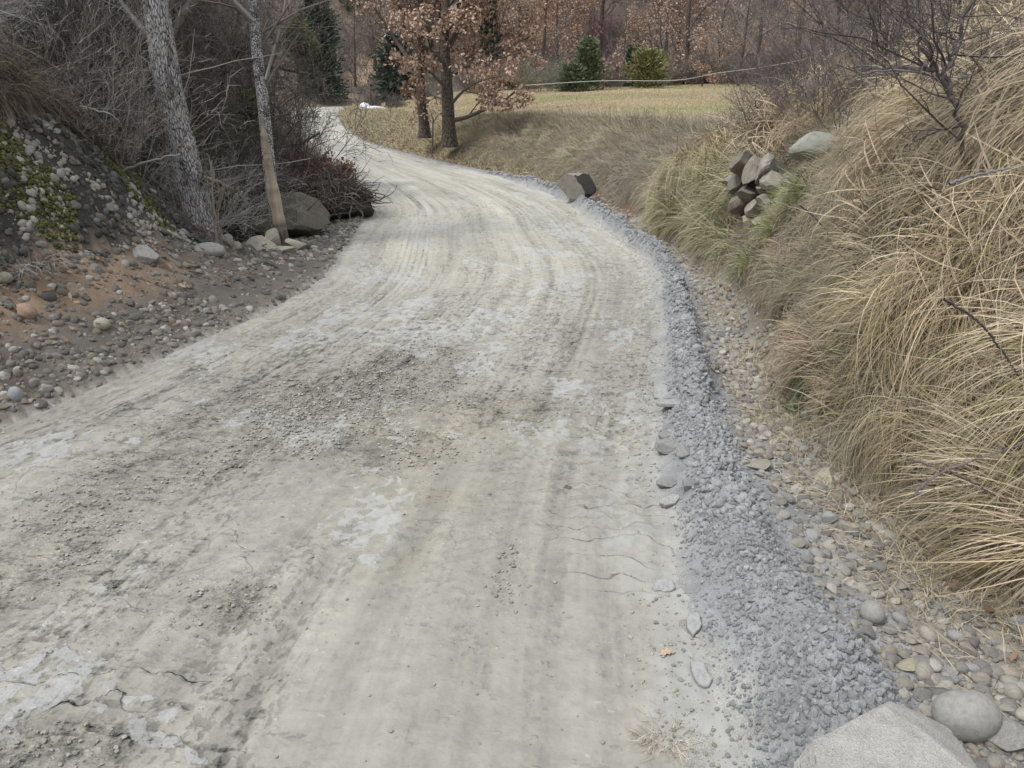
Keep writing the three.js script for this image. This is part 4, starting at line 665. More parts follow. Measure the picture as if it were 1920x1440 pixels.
// the two oaks on the meadow bank --------------------------------------------
{
  const path = (l, d) => new THREE.CatmullRomCurve3(l.map(([x, y, k]) => at(x, y, d + (k ?? 0)))).getPoints(22);
  const D1 = 15.2, b1 = at(842, 268, D1); b1.y = H(b1.x, b1.z);
  const rel = (L, b) => L.map((q) => q.clone().sub(b));
  const P1 = path([[843, 275], [841, 230], [839, 180], [835, 120], [833, 60], [836, 0], [832, -70, 0.1], [840, -150, 0.1], [836, -240, 0]], D1);
  const low = path([[846, 226], [868, 222, -0.1], [905, 207, -0.3], [945, 188, -0.5], [965, 172, -0.6]], D1), lowB = path([[836, 150], [870, 120, 0.2], [915, 95, 0.4], [950, 85, 0.5]], D1), lowC = path([[838, 165], [800, 130, -0.4], [760, 95, -0.6]], D1), lowD = path([[842, 200], [870, 170, -0.3], [905, 150, -0.7], [950, 140, -0.9]], D1), lowE = path([[838, 190], [815, 180, 0.4], [770, 165, 0.7]], D1);
  const o1 = oak(41, { path: rel(P1, b1), h: 4.9, r: 0.135, limbs: 17, from: 0.3, leaf: 2, leafShare: 0.6, leafSize: 0.062, jit: 0.13, opt: { ratio: [0.3, 0.5, 0.5, 0.45] }, extra: [low, lowB, lowC, lowD, lowE].map((p, i) => ({ path: rel(p, b1), r: i ? 0.032 : 0.045, len: 1.35 })) });
  put(place(o1, b1), 'oak_tree', 'larger oak on the road bank keeping brown leaves, with a low branch to the right', 'tree');
  const D2 = 16.2, b2 = at(797, 252, D2); b2.y = H(b2.x, b2.z);
  const P2 = path([[796, 258], [795, 230], [790, 190], [788, 150], [786, 115], [792, 70], [788, 10], [796, -60], [790, -130]], D2), f1 = path([[788, 145], [772, 118], [748, 85, 0.2], [725, 50, 0.3], [700, 10, 0.4], [680, -30, 0.5]], D2), f2 = path([[787, 120], [810, 80, 0.3], [825, 40, 0.4], [815, -20, 0.5]], D2);
  const o2 = oak(42, { path: rel(P2, b2), h: 4.2, r: 0.115, limbs: 11, from: 0.38, leaf: 2, leafShare: 0.38, leafSize: 0.06, jit: 0.13, opt: { ratio: [0.3, 0.5, 0.5, 0.45] }, extra: [f1, f2].map((p, i) => ({ path: rel(p, b2), r: 0.05, len: 1.6 })) });
  put(place(o2, b2), 'oak_tree', 'smaller oak with a forked leaning trunk, left of the larger oak on the bank', 'tree');
  const sap = new GB(), r = rnd(43); const sb = at(808, 248, 15.9); sb.y = H(sb.x, sb.z) - 0.05; const B = [sap, sap]; const sp = [sb, at(812, 225, 15.9), at(806, 205, 15.9)], sq = [at(810, 232, 15.9), at(822, 215, 15.9), at(840, 205, 15.8)]; sap.tube(sp, [0.02, 0.008], 5, [0.13, 0.11, 0.1]); sap.tube(sq, [0.012, 0.005], 5, [0.13, 0.11, 0.1]); grow(B, sp, 0.6, 0.01, 1, { kids: [6, 5, 3], from: [0.3, 0.3, 0.2], angle: [0.8, 0.8, 0.8], lift: [0.2, 0.1, 0], ratio: [0.4, 0.5, 0.5], wob: 0.4, color: grey([0.13, 0.11, 0.1]) }, r);
  put(new THREE.Mesh(sap.build(), twigM), 'sapling', 'bare crooked sapling between the two oaks on the bank', 'sapling');
}
// woods behind the meadow ----------------------------------------------------
{
  const A = [oak(51, { h: 6.5, r: 0.13, limbs: 13, from: 0.2, leaf: 2, leafShare: 0.45, leafSize: 0.115, jit: 0.5, min: 0.008, opt: { kids: [13, 6, 5] } }), oak(52, { h: 7.5, r: 0.15, limbs: 15, from: 0.28, leaf: 3, leafShare: 0.6, leafSize: 0.115, jit: 0.5, min: 0.008, opt: { kids: [15, 6, 5] } }), oak(53, { h: 5.8, r: 0.1, limbs: 12, from: 0.15, leaf: 3, leafShare: 0.75, leafSize: 0.11, jit: 0.5, min: 0.008, opt: { kids: [12, 7, 5] } })];
  const ORANGE = oak(54, { h: 8, r: 0.14, limbs: 14, from: 0.25, leaf: 3, leafShare: 0.6, leafSize: 0.115, jit: 0.5, min: 0.008, pal: [[0.5, 0.27, 0.13], [0.44, 0.24, 0.13], [0.36, 0.22, 0.14]], opt: { kids: [14, 6, 5] } });
  const BARE = [oak(55, { h: 6.5, r: 0.11, limbs: 14, from: 0.18, min: 0.007, opt: { kids: [14, 8, 6, 3], color: grey([0.24, 0.215, 0.205]) } }), oak(56, { h: 5.5, r: 0.09, limbs: 14, from: 0.12, min: 0.007, opt: { kids: [14, 8, 6, 3], color: grey([0.22, 0.195, 0.185]) } })];
  const used = new Set();
  const tree = (src, px, d, sc, name, label, turn, group) => { const p = at(px, 150, d); if (edgeDist(PL, p.x, p.z, -1)[0] < 1.2 && edgeDist(PR, p.x, p.z, 1)[0] < 1.0) p.x -= 4; p.y = H(p.x, p.z) - 0.05; let g = src; if (used.has(src)) { g = src.clone(); } used.add(src); return put(place(g, p, turn, sc), name, label, 'tree', group); };
  tree(A[1], 975, 47, 1.0, 'oak_tree', 'brown leaved oak at the wood edge just right of the two bank oaks', 1);
  tree(A[0], 1015, 45, 0.95, 'oak_tree', 'slim brown oak with several upright trunks beyond the grey bush', 2);
  tree(A[2], 1042, 48, 1.1, 'oak_tree', 'dense pinkish brown oak behind the grey bush at the meadow edge', 3);
  tree(ORANGE, 1100, 52, 1.0, 'oak_tree', 'orange brown oak standing behind the dark green juniper', 1);
  tree(ORANGE, 1150, 56, 1.05, 'oak_tree', 'taller orange oak in the gap between the two junipers', 4);
  tree(A[2], 1168, 42, 0.62, 'oak_tree', 'low brown leaved oak between the two green junipers', 0.5);
  tree(A[1], 1285, 42, 0.92, 'oak_tree', 'broad brown oak with spreading branches right of the olive juniper', 5);
  tree(A[0], 1240, 48, 1.1, 'oak_tree', 'brown oak rising directly behind the olive green juniper', 5.5);
  tree(A[2], 1345, 41, 0.85, 'oak_tree', 'reddish brown oak at the right end of the meadow wood', 1.4);
  tree(A[2], 1318, 36, 0.4, 'oak_tree', 'small brown leaved oak bush by the wire at the meadow edge', 2.4);
  tree(BARE[0], 1415, 38, 1.0, 'bare_tree', 'bare grey tree with curved trunk at the right meadow corner', 0);
  tree(BARE[1], 1385, 35, 0.75, 'bare_tree', 'low bare tree in the grey thicket at the meadow corner', 1);
  tree(BARE[0], 1490, 36, 1.0, 'bare_tree', 'tall bare tree behind the grassy mound crest', 2.1);
  tree(BARE[1], 1560, 30, 1.1, 'bare_tree', 'bare tree rising over the mound beside the thorn bushes', 4);
  tree(BARE[0], 720, 55, 0.9, 'bare_tree', 'bare grey tree behind the smaller oak at the road bend', 3.4);
  tree(BARE[1], 760, 50, 1.0, 'bare_tree', 'dense bare tree behind the two oaks', 5);
  tree(A[0], 880, 52, 0.9, 'oak_tree', 'pale brown oak seen through the right crown of the larger oak', 4.1);
  tree(BARE[1], 665, 52, 0.9, 'bare_tree', 'bare bushy tree at the far bend in front of the ochre slope', 2);
  tree(BARE[0], 560, 47, 0.9, 'bare_tree', 'bare tree left of the dark pine at the far bend', 1);
  const more = 'bare and brown trees of the far wooded slope', r = rnd(57), zone = (px) => px < 900 ? 'behind the two bank oaks' : px < 1060 ? 'behind the grey broom bush' : px < 1160 ? 'behind the dark juniper' : px < 1260 ? 'behind the olive juniper' : px < 1400 ? 'at the right end of the meadow' : 'above the grassy mound', KIND = ['tall thinly leaved brown oak of the far slope ', 'dense brown leaved tree of the far slope ', 'tall bare tree of the far slope ', 'low bare tree of the far slope ', 'broad brown oak of the far slope '];
  for (let i = 0; i < 46; i++) { const px = 690 + 1000 * ((i + r()) / 46), d = 56 + 24 * r(); tree([A[0], A[2], BARE[0], BARE[1], A[1]][i % 5], px, d, 0.9 + 0.5 * r(), 'wood_tree', KIND[i % 5] + zone(px), r() * 6.28, more); }
  for (let i = 0; i < 14; i++) { const px = 330 + 250 * ((i + r()) / 14), d = 24 + 24 * r(); const t = tree(BARE[i % 2], px, d, 0.7 + 0.35 * r(), 'slope_tree', (i % 2 ? 'low ' : 'tall ') + 'bare grey tree ' + (px < 400 ? 'high on the left slope behind the pale trunk' : px < 490 ? 'on the left slope between the two roadside trunks' : 'on the left slope beside the far bend'), r() * 6.28, 'bare trees on the slope left of the far bend'); }
  // evergreens
  const JUN = [[0.13, 0.16, 0.085], [0.17, 0.2, 0.1], [0.095, 0.125, 0.07]], OLV = [[0.28, 0.27, 0.11], [0.23, 0.23, 0.09], [0.18, 0.19, 0.08]], DARK = [[0.05, 0.08, 0.055], [0.065, 0.1, 0.07], [0.04, 0.062, 0.048]], LIT = [[0.24, 0.27, 0.06], [0.18, 0.22, 0.06], [0.12, 0.16, 0.05]];
  const ev = (g, px, py, d, name, label, cat = 'shrub') => { const p = at(px, py, d); p.y = H(p.x, p.z) - 0.05; put(g, name, label, cat); g.position.copy(p); return g; };
  const jo = { n: 300, per: 16, low: 0.04, rise: 0.45, puff: 0.42, needle: 0.16 };
  ev(conifer(61, { ...jo, h: 1.95, w: 0.95, shape: (t) => Math.pow(1 - t, 0.8) + 0.12, pal: JUN }), 1100, 160, 34, 'juniper_shrub', 'dark green conical juniper at the far edge of the meadow');
  ev(conifer(62, { ...jo, h: 0.95, w: 0.6, shape: (t) => Math.sqrt(1 - t * t) + 0.1, pal: JUN, n: 200 }), 1072, 165, 33.4, 'juniper_shrub', 'small rounded juniper at the left foot of the conical one');
  ev(conifer(63, { ...jo, h: 1.45, w: 1.05, shape: (t) => Math.sqrt(1 - t * t) * 0.95 + 0.1, pal: OLV }), 1215, 155, 35, 'juniper_shrub', 'rounded olive green juniper on the right of the meadow edge');
  ev(conifer(64, { ...jo, h: 1.7, w: 0.35, shape: (t) => 1 - t * 0.9, pal: DARK, n: 220 }), 1183, 155, 38, 'spruce_tree', 'narrow dark young spruce behind the olive juniper', 'tree');
  const so = { n: 520, per: 15, low: 0.06, rise: -0.1, grav: -0.08, puff: 0.35, needle: 0.3 };
  ev(conifer(65, { ...so, h: 6.5, w: 1.8, shape: (t) => Math.pow(1 - t, 0.7) + 0.08, pal: DARK }), 607, 195, 47, 'spruce_tree', 'tall dark green conifer left of the ochre slope', 'tree');
  ev(conifer(66, { ...so, h: 5.5, w: 0.9, shape: (t) => 1.05 - t, pal: DARK, n: 300 }), 923, 175, 46, 'spruce_tree', 'slim dark spruce between the oaks behind the meadow', 'tree');
  ev(conifer(67, { ...so, h: 3.6, w: 1.4, shape: (t) => Math.sqrt(1 - t * t) + 0.1, pal: DARK, n: 300 }), 745, 190, 45, 'spruce_tree', 'low dark evergreen behind the forked oak trunk', 'tree');
  ev(conifer(68, { ...so, h: 6, w: 1.6, rise: 0.2, shape: (t) => Math.pow(1 - t, 0.5) * 0.9 + 0.15, pal: LIT }), 655, 40, 78, 'pine_tree', 'sunlit yellow green pine on top of the ochre slope', 'tree');
  ev(conifer(69, { ...so, h: 5, w: 1.5, rise: 0.2, shape: (t) => Math.pow(1 - t, 0.5) * 0.9 + 0.15, pal: LIT }), 622, 20, 80, 'pine_tree', 'smaller yellow green pine left of the one on the ochre slope', 'tree');
  const gb = bush(71, { stems: 46, base: 0.7, spread: 0.8, h: 1.5, r: 0.01, kids: [9, 6], min: 0.005, color: grey([0.2, 0.2, 0.15]) }); ev(gb, 1015, 165, 34, 'grey_bush', 'grey green broom bush left of the dark juniper');
  const rr = rnd(72), hedge = bush(73, { stems: 30, base: 0.9, spread: 1.0, h: 1.5, r: 0.012, kids: [9, 7], min: 0.006, color: grey([0.17, 0.145, 0.13]) }), pink = bush(74, { stems: 22, base: 0.7, spread: 0.9, h: 1.3, r: 0.012, kids: [8, 6], min: 0.006, color: grey([0.17, 0.14, 0.125]), leaf: 0.8, leafSize: 0.13, pal: OAKLEAF });
  let k = 0; for (let px = 900; px < 1640; px += 21) { const src = k % 3 === 1 ? pink : hedge, p = at(px, 150, 37 + 5 * rr()); if (p.z > -30) continue; p.y = H(p.x, p.z) - 0.05; const g = k < 2 ? src : src.clone(); put(place(g, p, rr() * 6.28, 0.6 + 0.6 * rr()), 'hedge_bush', (k % 3 === 1 ? 'low brown leaved bush of the meadow hedge ' : 'low grey twiggy bush of the meadow hedge ') + zone(px), 'bush', 'bushes of the hedge behind the meadow'); k++; }
  const und = [], under = bush(75, { stems: 16, base: 1.1, spread: 0.9, h: 2.2, r: 0.016, kids: [8, 6], min: 0.009, color: grey([0.25, 0.215, 0.2], 0.5) }), ug = mergeGeometries(under.children.map((m) => m.geometry));
  for (let i = 0; i < 420; i++) { const px = 640 + 1150 * rr(), d = 46 + 40 * rr(), p = at(px, 150, d); if (edgeDist(PL, p.x, p.z, -1)[0] < 1.5 && edgeDist(PR, p.x, p.z, 1)[0] < 1.5) continue; if (p.x < -9.5 && rr() < 0.7) continue; p.y = H(p.x, p.z) - 0.1; und.push([pose(p, UP, rr() * 6.28, 0.6 + 0.7 * rr(), 0.2, rr), lin(0.75 + 0.5 * rr(), 0.72 + 0.4 * rr(), 0.72 + 0.4 * rr())]); }
  instanced('undergrowth', [ug], twigM, und, stuffGroup('undergrowth', 'grey brown twiggy undergrowth covering the far wooded slope', 'undergrowth'));
}
// ------------------------------------------------------------------ left thicket
const GREYTW = grey([0.22, 0.2, 0.19], 1.2), PALETW = grey([0.34, 0.325, 0.315], 0.8), DARKTW = grey([0.1, 0.087, 0.083], 1.0), REDTW = grey([0.2, 0.115, 0.095], 0.5);
{
  const mk = [bush(81, { stems: 26, base: 0.45, spread: 0.9, h: 1.9, r: 0.009, min: 0.003, kids: [9, 6, 2], color: GREYTW, grav: -0.02 }), bush(82, { stems: 20, base: 0.35, spread: 0.6, h: 2.6, r: 0.011, min: 0.003, kids: [10, 6, 3], color: DARKTW, grav: -0.01 }), bush(83, { stems: 30, base: 0.5, spread: 1.5, h: 1.5, r: 0.008, kids: [9, 7, 2], color: PALETW, grav: -0.09 })];
  const used = new Set(), add = (k, x, z, sc, turn, label, group) => { const g = used.has(k) ? mk[k].clone() : mk[k]; used.add(k); const p = onGround(x, z, -0.05); return put(place(g, p, turn, sc), 'bare_bush', label, 'bush', group); };
  add(2, -2.95, -7.15, 0.62, 0.3, 'pale grey dry bush wrapped round the foot of the pale barked tree');
  add(0, -3.35, -6.5, 0.7, 1.2, 'grey twiggy bush on the crest of the mossy pebble bank');
  add(2, -4.1, -5.9, 0.6, 2.2, 'pale drooping bush above the moss at the left picture edge');
  add(0, -4.4, -7.6, 1.0, 3.0, 'grey bush on the slope just left of the pale trunk');
  add(1, -3.5, -8.6, 1.0, 4.1, 'tall dark bush right behind the pale trunk');
  add(0, -3.4, -9.7, 0.6, 5.2, 'grey bush behind the stripped tree');
  add(1, -3.3, -10.6, 1.1, 0.7, 'dark tall bush between the two roadside trunks');
  const LK = ['spreading grey bush', 'tall dark bush', 'pale drooping bush'], place2 = (x, z) => z > -8 ? 'on the upper left slope near the picture edge' : z > -11 ? 'on the slope behind the pale trunk' : z > -14 ? 'on the slope behind the dark crooked trees' : z > -20 ? 'on the slope above the start of the bend' : 'on the far left slope above the bend', grp = 'bushes of the thicket on the left slope', r = rnd(84);
  for (const [x, z] of [[-5.4, -6.6], [-5.2, -8.4], [-6.4, -7.6], [-5.9, -9.8], [-4.6, -9.6], [-4.2, -11.4], [-5.6, -12], [-7.2, -10.4], [-7.3, -13], [-4.0, -12.8], [-5.2, -14], [-6.4, -15.5], [-8.4, -15], [-7.4, -18], [-9.5, -19], [-6.6, -17.4], [-8.8, -22], [-9.9, -25], [-11, -28], [-7.9, -21.4], [-9.6, -29.5], [-12, -34], [-4.9, -5.2]]) { const k = Math.floor(r() * 2.4); add(k, x, z, 0.75 + 0.6 * r(), r() * 6.28, LK[k] + ' ' + place2(x, z), grp); }
  // roadside bushes at the bend
  const rs = bush(85, { stems: 42, base: 0.55, spread: 0.55, h: 1.35, r: 0.007, kids: [9, 6], color: grey([0.22, 0.19, 0.18], 0.6) });
  const spots = [[-3.6, -12.6, 0.7, 'dark many stemmed bush at the road edge above the root pile'], [-4.6, -14.4, 0.8, 'dense grey roadside bush at the start of the bend'], [-5.4, -16.2, 0.8, 'grey brown roadside bush leaning over the bend'], [-6.4, -18.6, 0.8, 'tall roadside bush hiding the inside of the bend'], [-7.6, -21.4, 0.75, 'farthest roadside bush on the inside of the bend'], [-3.6, -11.2, 0.7, 'low dark bush between the root pile and the stripped trunk']];
  spots.forEach(([x, z, sc, label], i) => put(place(i ? rs.clone() : rs, onGround(x, z, -0.05), i * 1.3, sc), 'roadside_bush', label, 'bush'));
  put(place(bush(86, { stems: 26, base: 0.3, spread: 0.8, h: 0.48, r: 0.005, kids: [8, 6], color: REDTW, leaf: 0.5, leafSize: 0.05, pal: [[0.24, 0.125, 0.095], [0.2, 0.105, 0.085], [0.28, 0.165, 0.125]] }), onGround(-2.95, -12.2, -0.03)), 'reddish_bush', 'small reddish brown leafy bush at the left road edge', 'bush');
  const DB = oak(87, { h: 4.2, r: 0.1, limbs: 15, from: 0.12, min: 0.003, opt: { kids: [15, 8, 6, 3], wob: 0.7, color: grey([0.055, 0.048, 0.044]) } });
  put(place(DB, onGround(-3.75, -9.9, -0.1), 1), 'dark_tree', 'dark crooked many branched tree between the two pale trunks', 'tree');
  put(place(DB.clone(), onGround(-4.3, -10.8, -0.1), 3.4, 0.95), 'dark_tree', 'dark crooked tree just behind and left of the other crooked one', 'tree');
  const ivy = (s, x, z, y, w, h, label) => { const g = conifer(s, { n: 130, per: 14, low: 0.05, rise: 0.1, puff: 0.14, needle: 0.07, h, w, shape: (t) => Math.sin(Math.PI * Math.min(1, t + 0.1)) * 0.9 + 0.15, pal: [[0.13, 0.16, 0.04], [0.17, 0.19, 0.05], [0.09, 0.11, 0.035]] }); put(place(g, onGround(x, z, y)), 'ivy_clump', label, 'ivy'); };
  ivy(91, -3.32, -8.4, 0.1, 0.4, 1.3, 'green ivy clump right beside the pale barked trunk'); ivy(92, -3.2, -9.8, 1.25, 0.3, 0.55, 'green ivy tuft high on the dark crooked tree'); ivy(93, -2.9, -11.5, 1.9, 0.28, 0.4, 'small green tuft high between the stripped tree and the bend'); ivy(94, -3.9, -8.9, 1.5, 0.28, 0.6, 'dim green ivy behind the upper pale trunk');
}
// fallen branches -----------------------------------------------------------
function stick(seed, pts, r0, r1, col, name, label, cat = 'branch', kids = 5, len = 0.35, group) {
  const r = rnd(seed), B = new GB(), Q = new THREE.CatmullRomCurve3(pts).getPoints(16); for (const q of Q) { q.x += (r() - 0.5) * r0 * 1.5; q.y += (r() - 0.5) * r0 * 1.5; }
  B.tube(Q, [r0, r1], 7, (t) => { const k = 0.8 + 0.4 * n2(t * 20, seed); return [col[0] * k, col[1] * k, col[2] * k]; }, true);
  if (kids) grow([B, B], Q, len, r0 * 0.8, 1, { kids: [0, kids, 3], from: [0.2, 0.15, 0.2], angle: [0.8, 0.8, 0.8], lift: [0, 0.1, 0], ratio: [1, 1, 0.5], wob: 0.5, color: grey(col, 0.5) }, r);
  return put(new THREE.Mesh(B.build(), twigM), name, label, cat, group);
}
const A3 = (l, d) => l.map(([x, y, k]) => at(x, y, d + (k ?? 0)));
const GR = [0.25, 0.235, 0.22], DK = [0.075, 0.065, 0.06];
stick(101, A3([[10, 150, -0.6], [90, 190, -0.4], [150, 230], [185, 250]], 7), 0.03, 0.02, GR, 'fallen_branch', 'thick grey branch lying down the slope at the far left');
stick(102, A3([[150, 200], [215, 220], [235, 250, 0.1]], 6.3), 0.009, 0.004, [0.36, 0.34, 0.32], 'fallen_branch', 'pale arched branch in the bushes left of the pale trunk');
stick(103, A3([[198, 345], [235, 318], [290, 300], [340, 290]], 6.2), 0.013, 0.006, GR, 'fallen_branch', 'grey branch reaching from the mossy bank to the pale trunk');
stick(104, A3([[270, 235], [278, 220], [295, 208]], 6.6), 0.007, 0.004, [0.45, 0.42, 0.38], 'fallen_branch', 'short pale broken twig hanging left of the pale trunk', 'branch', 0);
stick(105, A3([[385, 385], [400, 330, 0.1], [388, 285, 0.1]], 6.9), 0.011, 0.005, GR, 'fallen_branch', 'upright grey dead stem right of the pale trunk');
stick(106, A3([[413, 500], [406, 440], [402, 390], [395, 300]], 6.5), 0.014, 0.007, [0.24, 0.21, 0.19], 'dead_stem', 'left one of two thin dead stems standing at the rubble edge', 'branch', 4);
stick(107, A3([[425, 498], [414, 440], [410, 400], [420, 350]], 6.6), 0.013, 0.006, [0.26, 0.2, 0.16], 'dead_stem', 'right one of two thin dead stems standing at the rubble edge', 'branch', 4);
stick(108, A3([[430, 435], [470, 410], [505, 395, 0.2]], 7.6), 0.016, 0.008, DK, 'fallen_branch', 'dark branch slanting over the hollow before the big boulder');
stick(109, A3([[365, 327], [395, 335], [440, 358, 0.2]], 7.4), 0.018, 0.008, [0.4, 0.31, 0.2], 'broken_branch', 'broken branch with fresh tan wood right of the pale trunk');
stick(110, A3([[430, 410], [470, 380], [500, 360, 0.2]], 8.2), 0.012, 0.006, GR, 'fallen_branch', 'grey curved branch in the hollow behind the stripped trunk');
stick(111, A3([[415, 430], [430, 440], [442, 468]], 6.9), 0.007, 0.003, GR, 'fallen_branch', 'thin pale twig hanging into the dark hollow', 'branch', 2);
stick(112, A3([[525, 480], [533, 455], [534, 432]], 7.1), 0.011, 0.006, DK, 'dead_stem', 'short black stick standing in front of the stripped trunk', 'branch', 2, 0.15);
stick(113, A3([[628, 348, 0.1], [618, 330], [610, 318]], 10.5), 0.02, 0.014, DK, 'broken_branch', 'short thick black stub pointing up from the root pile', 'branch', 0);
stick(114, A3([[550, 312], [582, 310], [612, 330, -0.2], [640, 350, -0.4]], 10.6), 0.016, 0.008, DK, 'fallen_branch', 'dark branch lying along the top of the root pile');
stick(115, A3([[100, 60], [170, 150, 0.2], [200, 300, 0.3]], 8), 0.012, 0.006, [0.3, 0.28, 0.27], 'fallen_branch', 'long pale thin branch leaning at the upper left');
stick(116, A3([[0, 70], [110, 130, 0.4], [250, 260, 0.6]], 7.2), 0.013, 0.006, GR, 'fallen_branch', 'long grey branch slanting down across the upper left slope');
stick(117, A3([[0, 10, -0.5], [70, 60], [140, 130, 0.4]], 8.4), 0.02, 0.01, [0.3, 0.29, 0.28], 'fallen_branch', 'grey limb at the upper left corner');
// root pile ------------------------------------------------------------------
{
  const r = rnd(121), c = at(606, 372, 9.4); c.y = H(c.x, c.z) + 0.18; c.y += 0.04; const t = thing('root_pile', 'dark pile of torn roots and soil at the left road edge', 'root pile', c); t.scale.setScalar(1.15);
  part('soil', rockGeo(122, { detail: 4, noise: 0.6, freq: 2.2, fine: 0.7, scale: [0.5, 0.19, 0.32] }), std({ color: lin(0.06, 0.05, 0.043), vertexColors: true, bumpMap: roughAt(2), bumpScale: 0.03 }), t);
  const B = new GB(); for (let i = 0; i < 680; i++) { const a = r() * 6.283, e = r() * 1.2 - 0.15, d = V(Math.cos(a) * Math.cos(e), Math.sin(e), Math.sin(a) * Math.cos(e)), p = V(d.x * 0.5 * (0.5 + 0.6 * r()), d.y * 0.24 * (0.6 + 0.5 * r()), d.z * 0.33), k = r(); B.tube(wander(p, V(d.x + (r() - 0.5) * 1.6, d.y * 0.5 + (r() - 0.5), d.z + (r() - 0.5) * 1.6), 0.1 + 0.26 * r(), 5, r, 1.2, -0.08), [0.004 + 0.008 * k * k, 0.0015], 4, r() < 0.25 ? [0.2, 0.18, 0.165] : [0.07, 0.058, 0.052]); }
  part('roots', B.build(), twigM, t);
  const B2 = new GB(), c2 = at(470, 370, 8.7); c2.y = H(c2.x, c2.z); for (let i = 0; i < 300; i++) { const p = V((r() - 0.5) * 1.5, 0.05 + 0.35 * r(), (r() - 0.5) * 1.6); B2.tube(wander(p, V(r() - 0.5, (r() - 0.4) * 0.6, r() - 0.5), 0.3 + 0.7 * r(), 5, r, 0.5, -0.02), [0.003 + 0.008 * r() * r(), 0.0015], 4, r() < 0.3 ? [0.24, 0.22, 0.2] : [0.09, 0.077, 0.07]); }
  const m = put(new THREE.Mesh(B2.build(), twigM), 'brushwood', 'tangle of dead twigs filling the hollow left of the boulder', 'brushwood'); m.position.copy(c2);
}
// single stones of the left side ----------------------------------------------
stone('boulder', 'big grey brown boulder with gravel on its top behind the stripped trunk', 548, 420, 8.3, 0.36, { seed: 131, noise: 0.22, cuts: 9, cutAt: [0.55, 0.85], fine: 0.25, scale: [1.2, 0.85, 0.9] }, std({ color: lin(0.19, 0.175, 0.145), vertexColors: true, map: grainAt(0.7), bumpMap: roughAt(0.8), bumpScale: 0.02 }), undefined, 0.22);
{ const r = rnd(132), it = []; const c = at(548, 420, 8.3); for (let i = 0; i < 90; i++) { const a = r() * 6.28, q = 0.26 * Math.sqrt(r()), sz = 0.008 + 0.022 * r() * r(); it.push([pose(V(c.x + Math.cos(a) * q, H(c.x, c.z) + 0.36 * 0.75 * (1.13) - q * q * 1.1, c.z + Math.sin(a) * q * 0.8), UP, r() * 6, sz, 0.8, r), lin(0.4, 0.38, 0.34).multiplyScalar(0.7 + 0.6 * r())]); } const g = stuffGroup('boulder_gravel', 'pebbles and soil lying on top of the big left boulder', 'gravel'); instanced('pebbles', PEB.slice(0, 3), whiteMat, it, g); }
stone('pale_rock', 'pale cream block leaning left of the stripped trunk base', 510, 462, 7.3, 0.15, { seed: 133, noise: 0.15, cuts: 8, cutAt: [0.5, 0.75], scale: [0.8, 0.9, 0.7] }, paleStone);
stone('pale_rock', 'flat pale wedge in front of the cream block', 494, 482, 7.0, 0.14, { seed: 134, noise: 0.15, cuts: 8, cutAt: [0.45, 0.75], scale: [1.1, 0.62, 0.8] }, paleStone);
stone('pale_rock', 'pale rounded slab right of the stripped trunk base', 552, 466, 7.35, 0.16, { seed: 135, noise: 0.2, cuts: 6, scale: [1.05, 0.6, 0.8] }, paleStone, undefined, 0.3, 0.5);
stone('pale_rock', 'small pale stone under the black stick', 535, 478, 7.05, 0.1, { seed: 136, noise: 0.2, cuts: 6, scale: [1.1, 0.7, 0.9] }, paleStone);
stone('pale_rock', 'pale cubic stone at the rubble edge beside the dead stems', 430, 484, 6.7, 0.075, { seed: 137, noise: 0.15, cuts: 7, scale: [1, 1, 0.9] }, bigStone);
stone('white_stone', 'rounded white stone right of the pale cubic one', 446, 488, 6.75, 0.052, { seed: 138, noise: 0.12, scale: [1, 0.9, 0.9] }, paleStone);
stone('pale_rock', 'pale pointed rock standing on the rubble above the root pile', 556, 343, 10.8, 0.2, { seed: 139, noise: 0.2, cuts: 8, scale: [1.1, 0.8, 0.8] }, paleStone);
stone('upright_stone', 'pale upright oval stone at the right end of the root pile', 640, 386, 9.3, 0.1, { seed: 140, noise: 0.1, scale: [0.6, 1, 0.6] }, bigStone);
stone('grey_stone', 'grey rounded stone half sunk in the rubble below the dead stems', 395, 497, 6.3, 0.12, { seed: 141, noise: 0.15, scale: [1.2, 0.6, 0.8] }, bigStone, undefined, 0.4);
stone('lichen_stone', 'grey speckled stone sticking out at the foot of the mossy bank', 275, 496, 5.5, 0.09, { seed: 142, noise: 0.2, cuts: 4, scale: [1.2, 0.8, 0.9] }, bigStone);
stone('oval_stone', 'bluish oval cobble at the lower left picture edge', 34, 756, 3.75, 0.048, { seed: 143, noise: 0.1, scale: [0.8, 1, 0.7] }, stoneMat(0.36, 0.37, 0.41));
stone('flat_cobble', 'pale flat cobble beside the bluish oval one', 90, 763, 3.72, 0.048, { seed: 144, noise: 0.15, cuts: 3, scale: [1.15, 0.6, 0.8] }, bigStone);
stone('round_cobble', 'round beige cobble in the scree near the left road edge', 203, 664, 4.6, 0.05, { seed: 145, noise: 0.12, scale: [1, 0.85, 0.9] }, paleStone);
stone('white_cobble', 'white cobble lying under the overhanging dry tuft at far left', 14, 555, 4.6, 0.05, { seed: 146, noise: 0.1, scale: [1.2, 0.75, 0.9] }, paleStone);
stone('pink_cobble', 'pinkish brown cobble in the orange earth at far left', 55, 617, 4.4, 0.07, { seed: 147, noise: 0.2, cuts: 3, scale: [1, 0.8, 0.8] }, stoneMat(0.36, 0.26, 0.2));
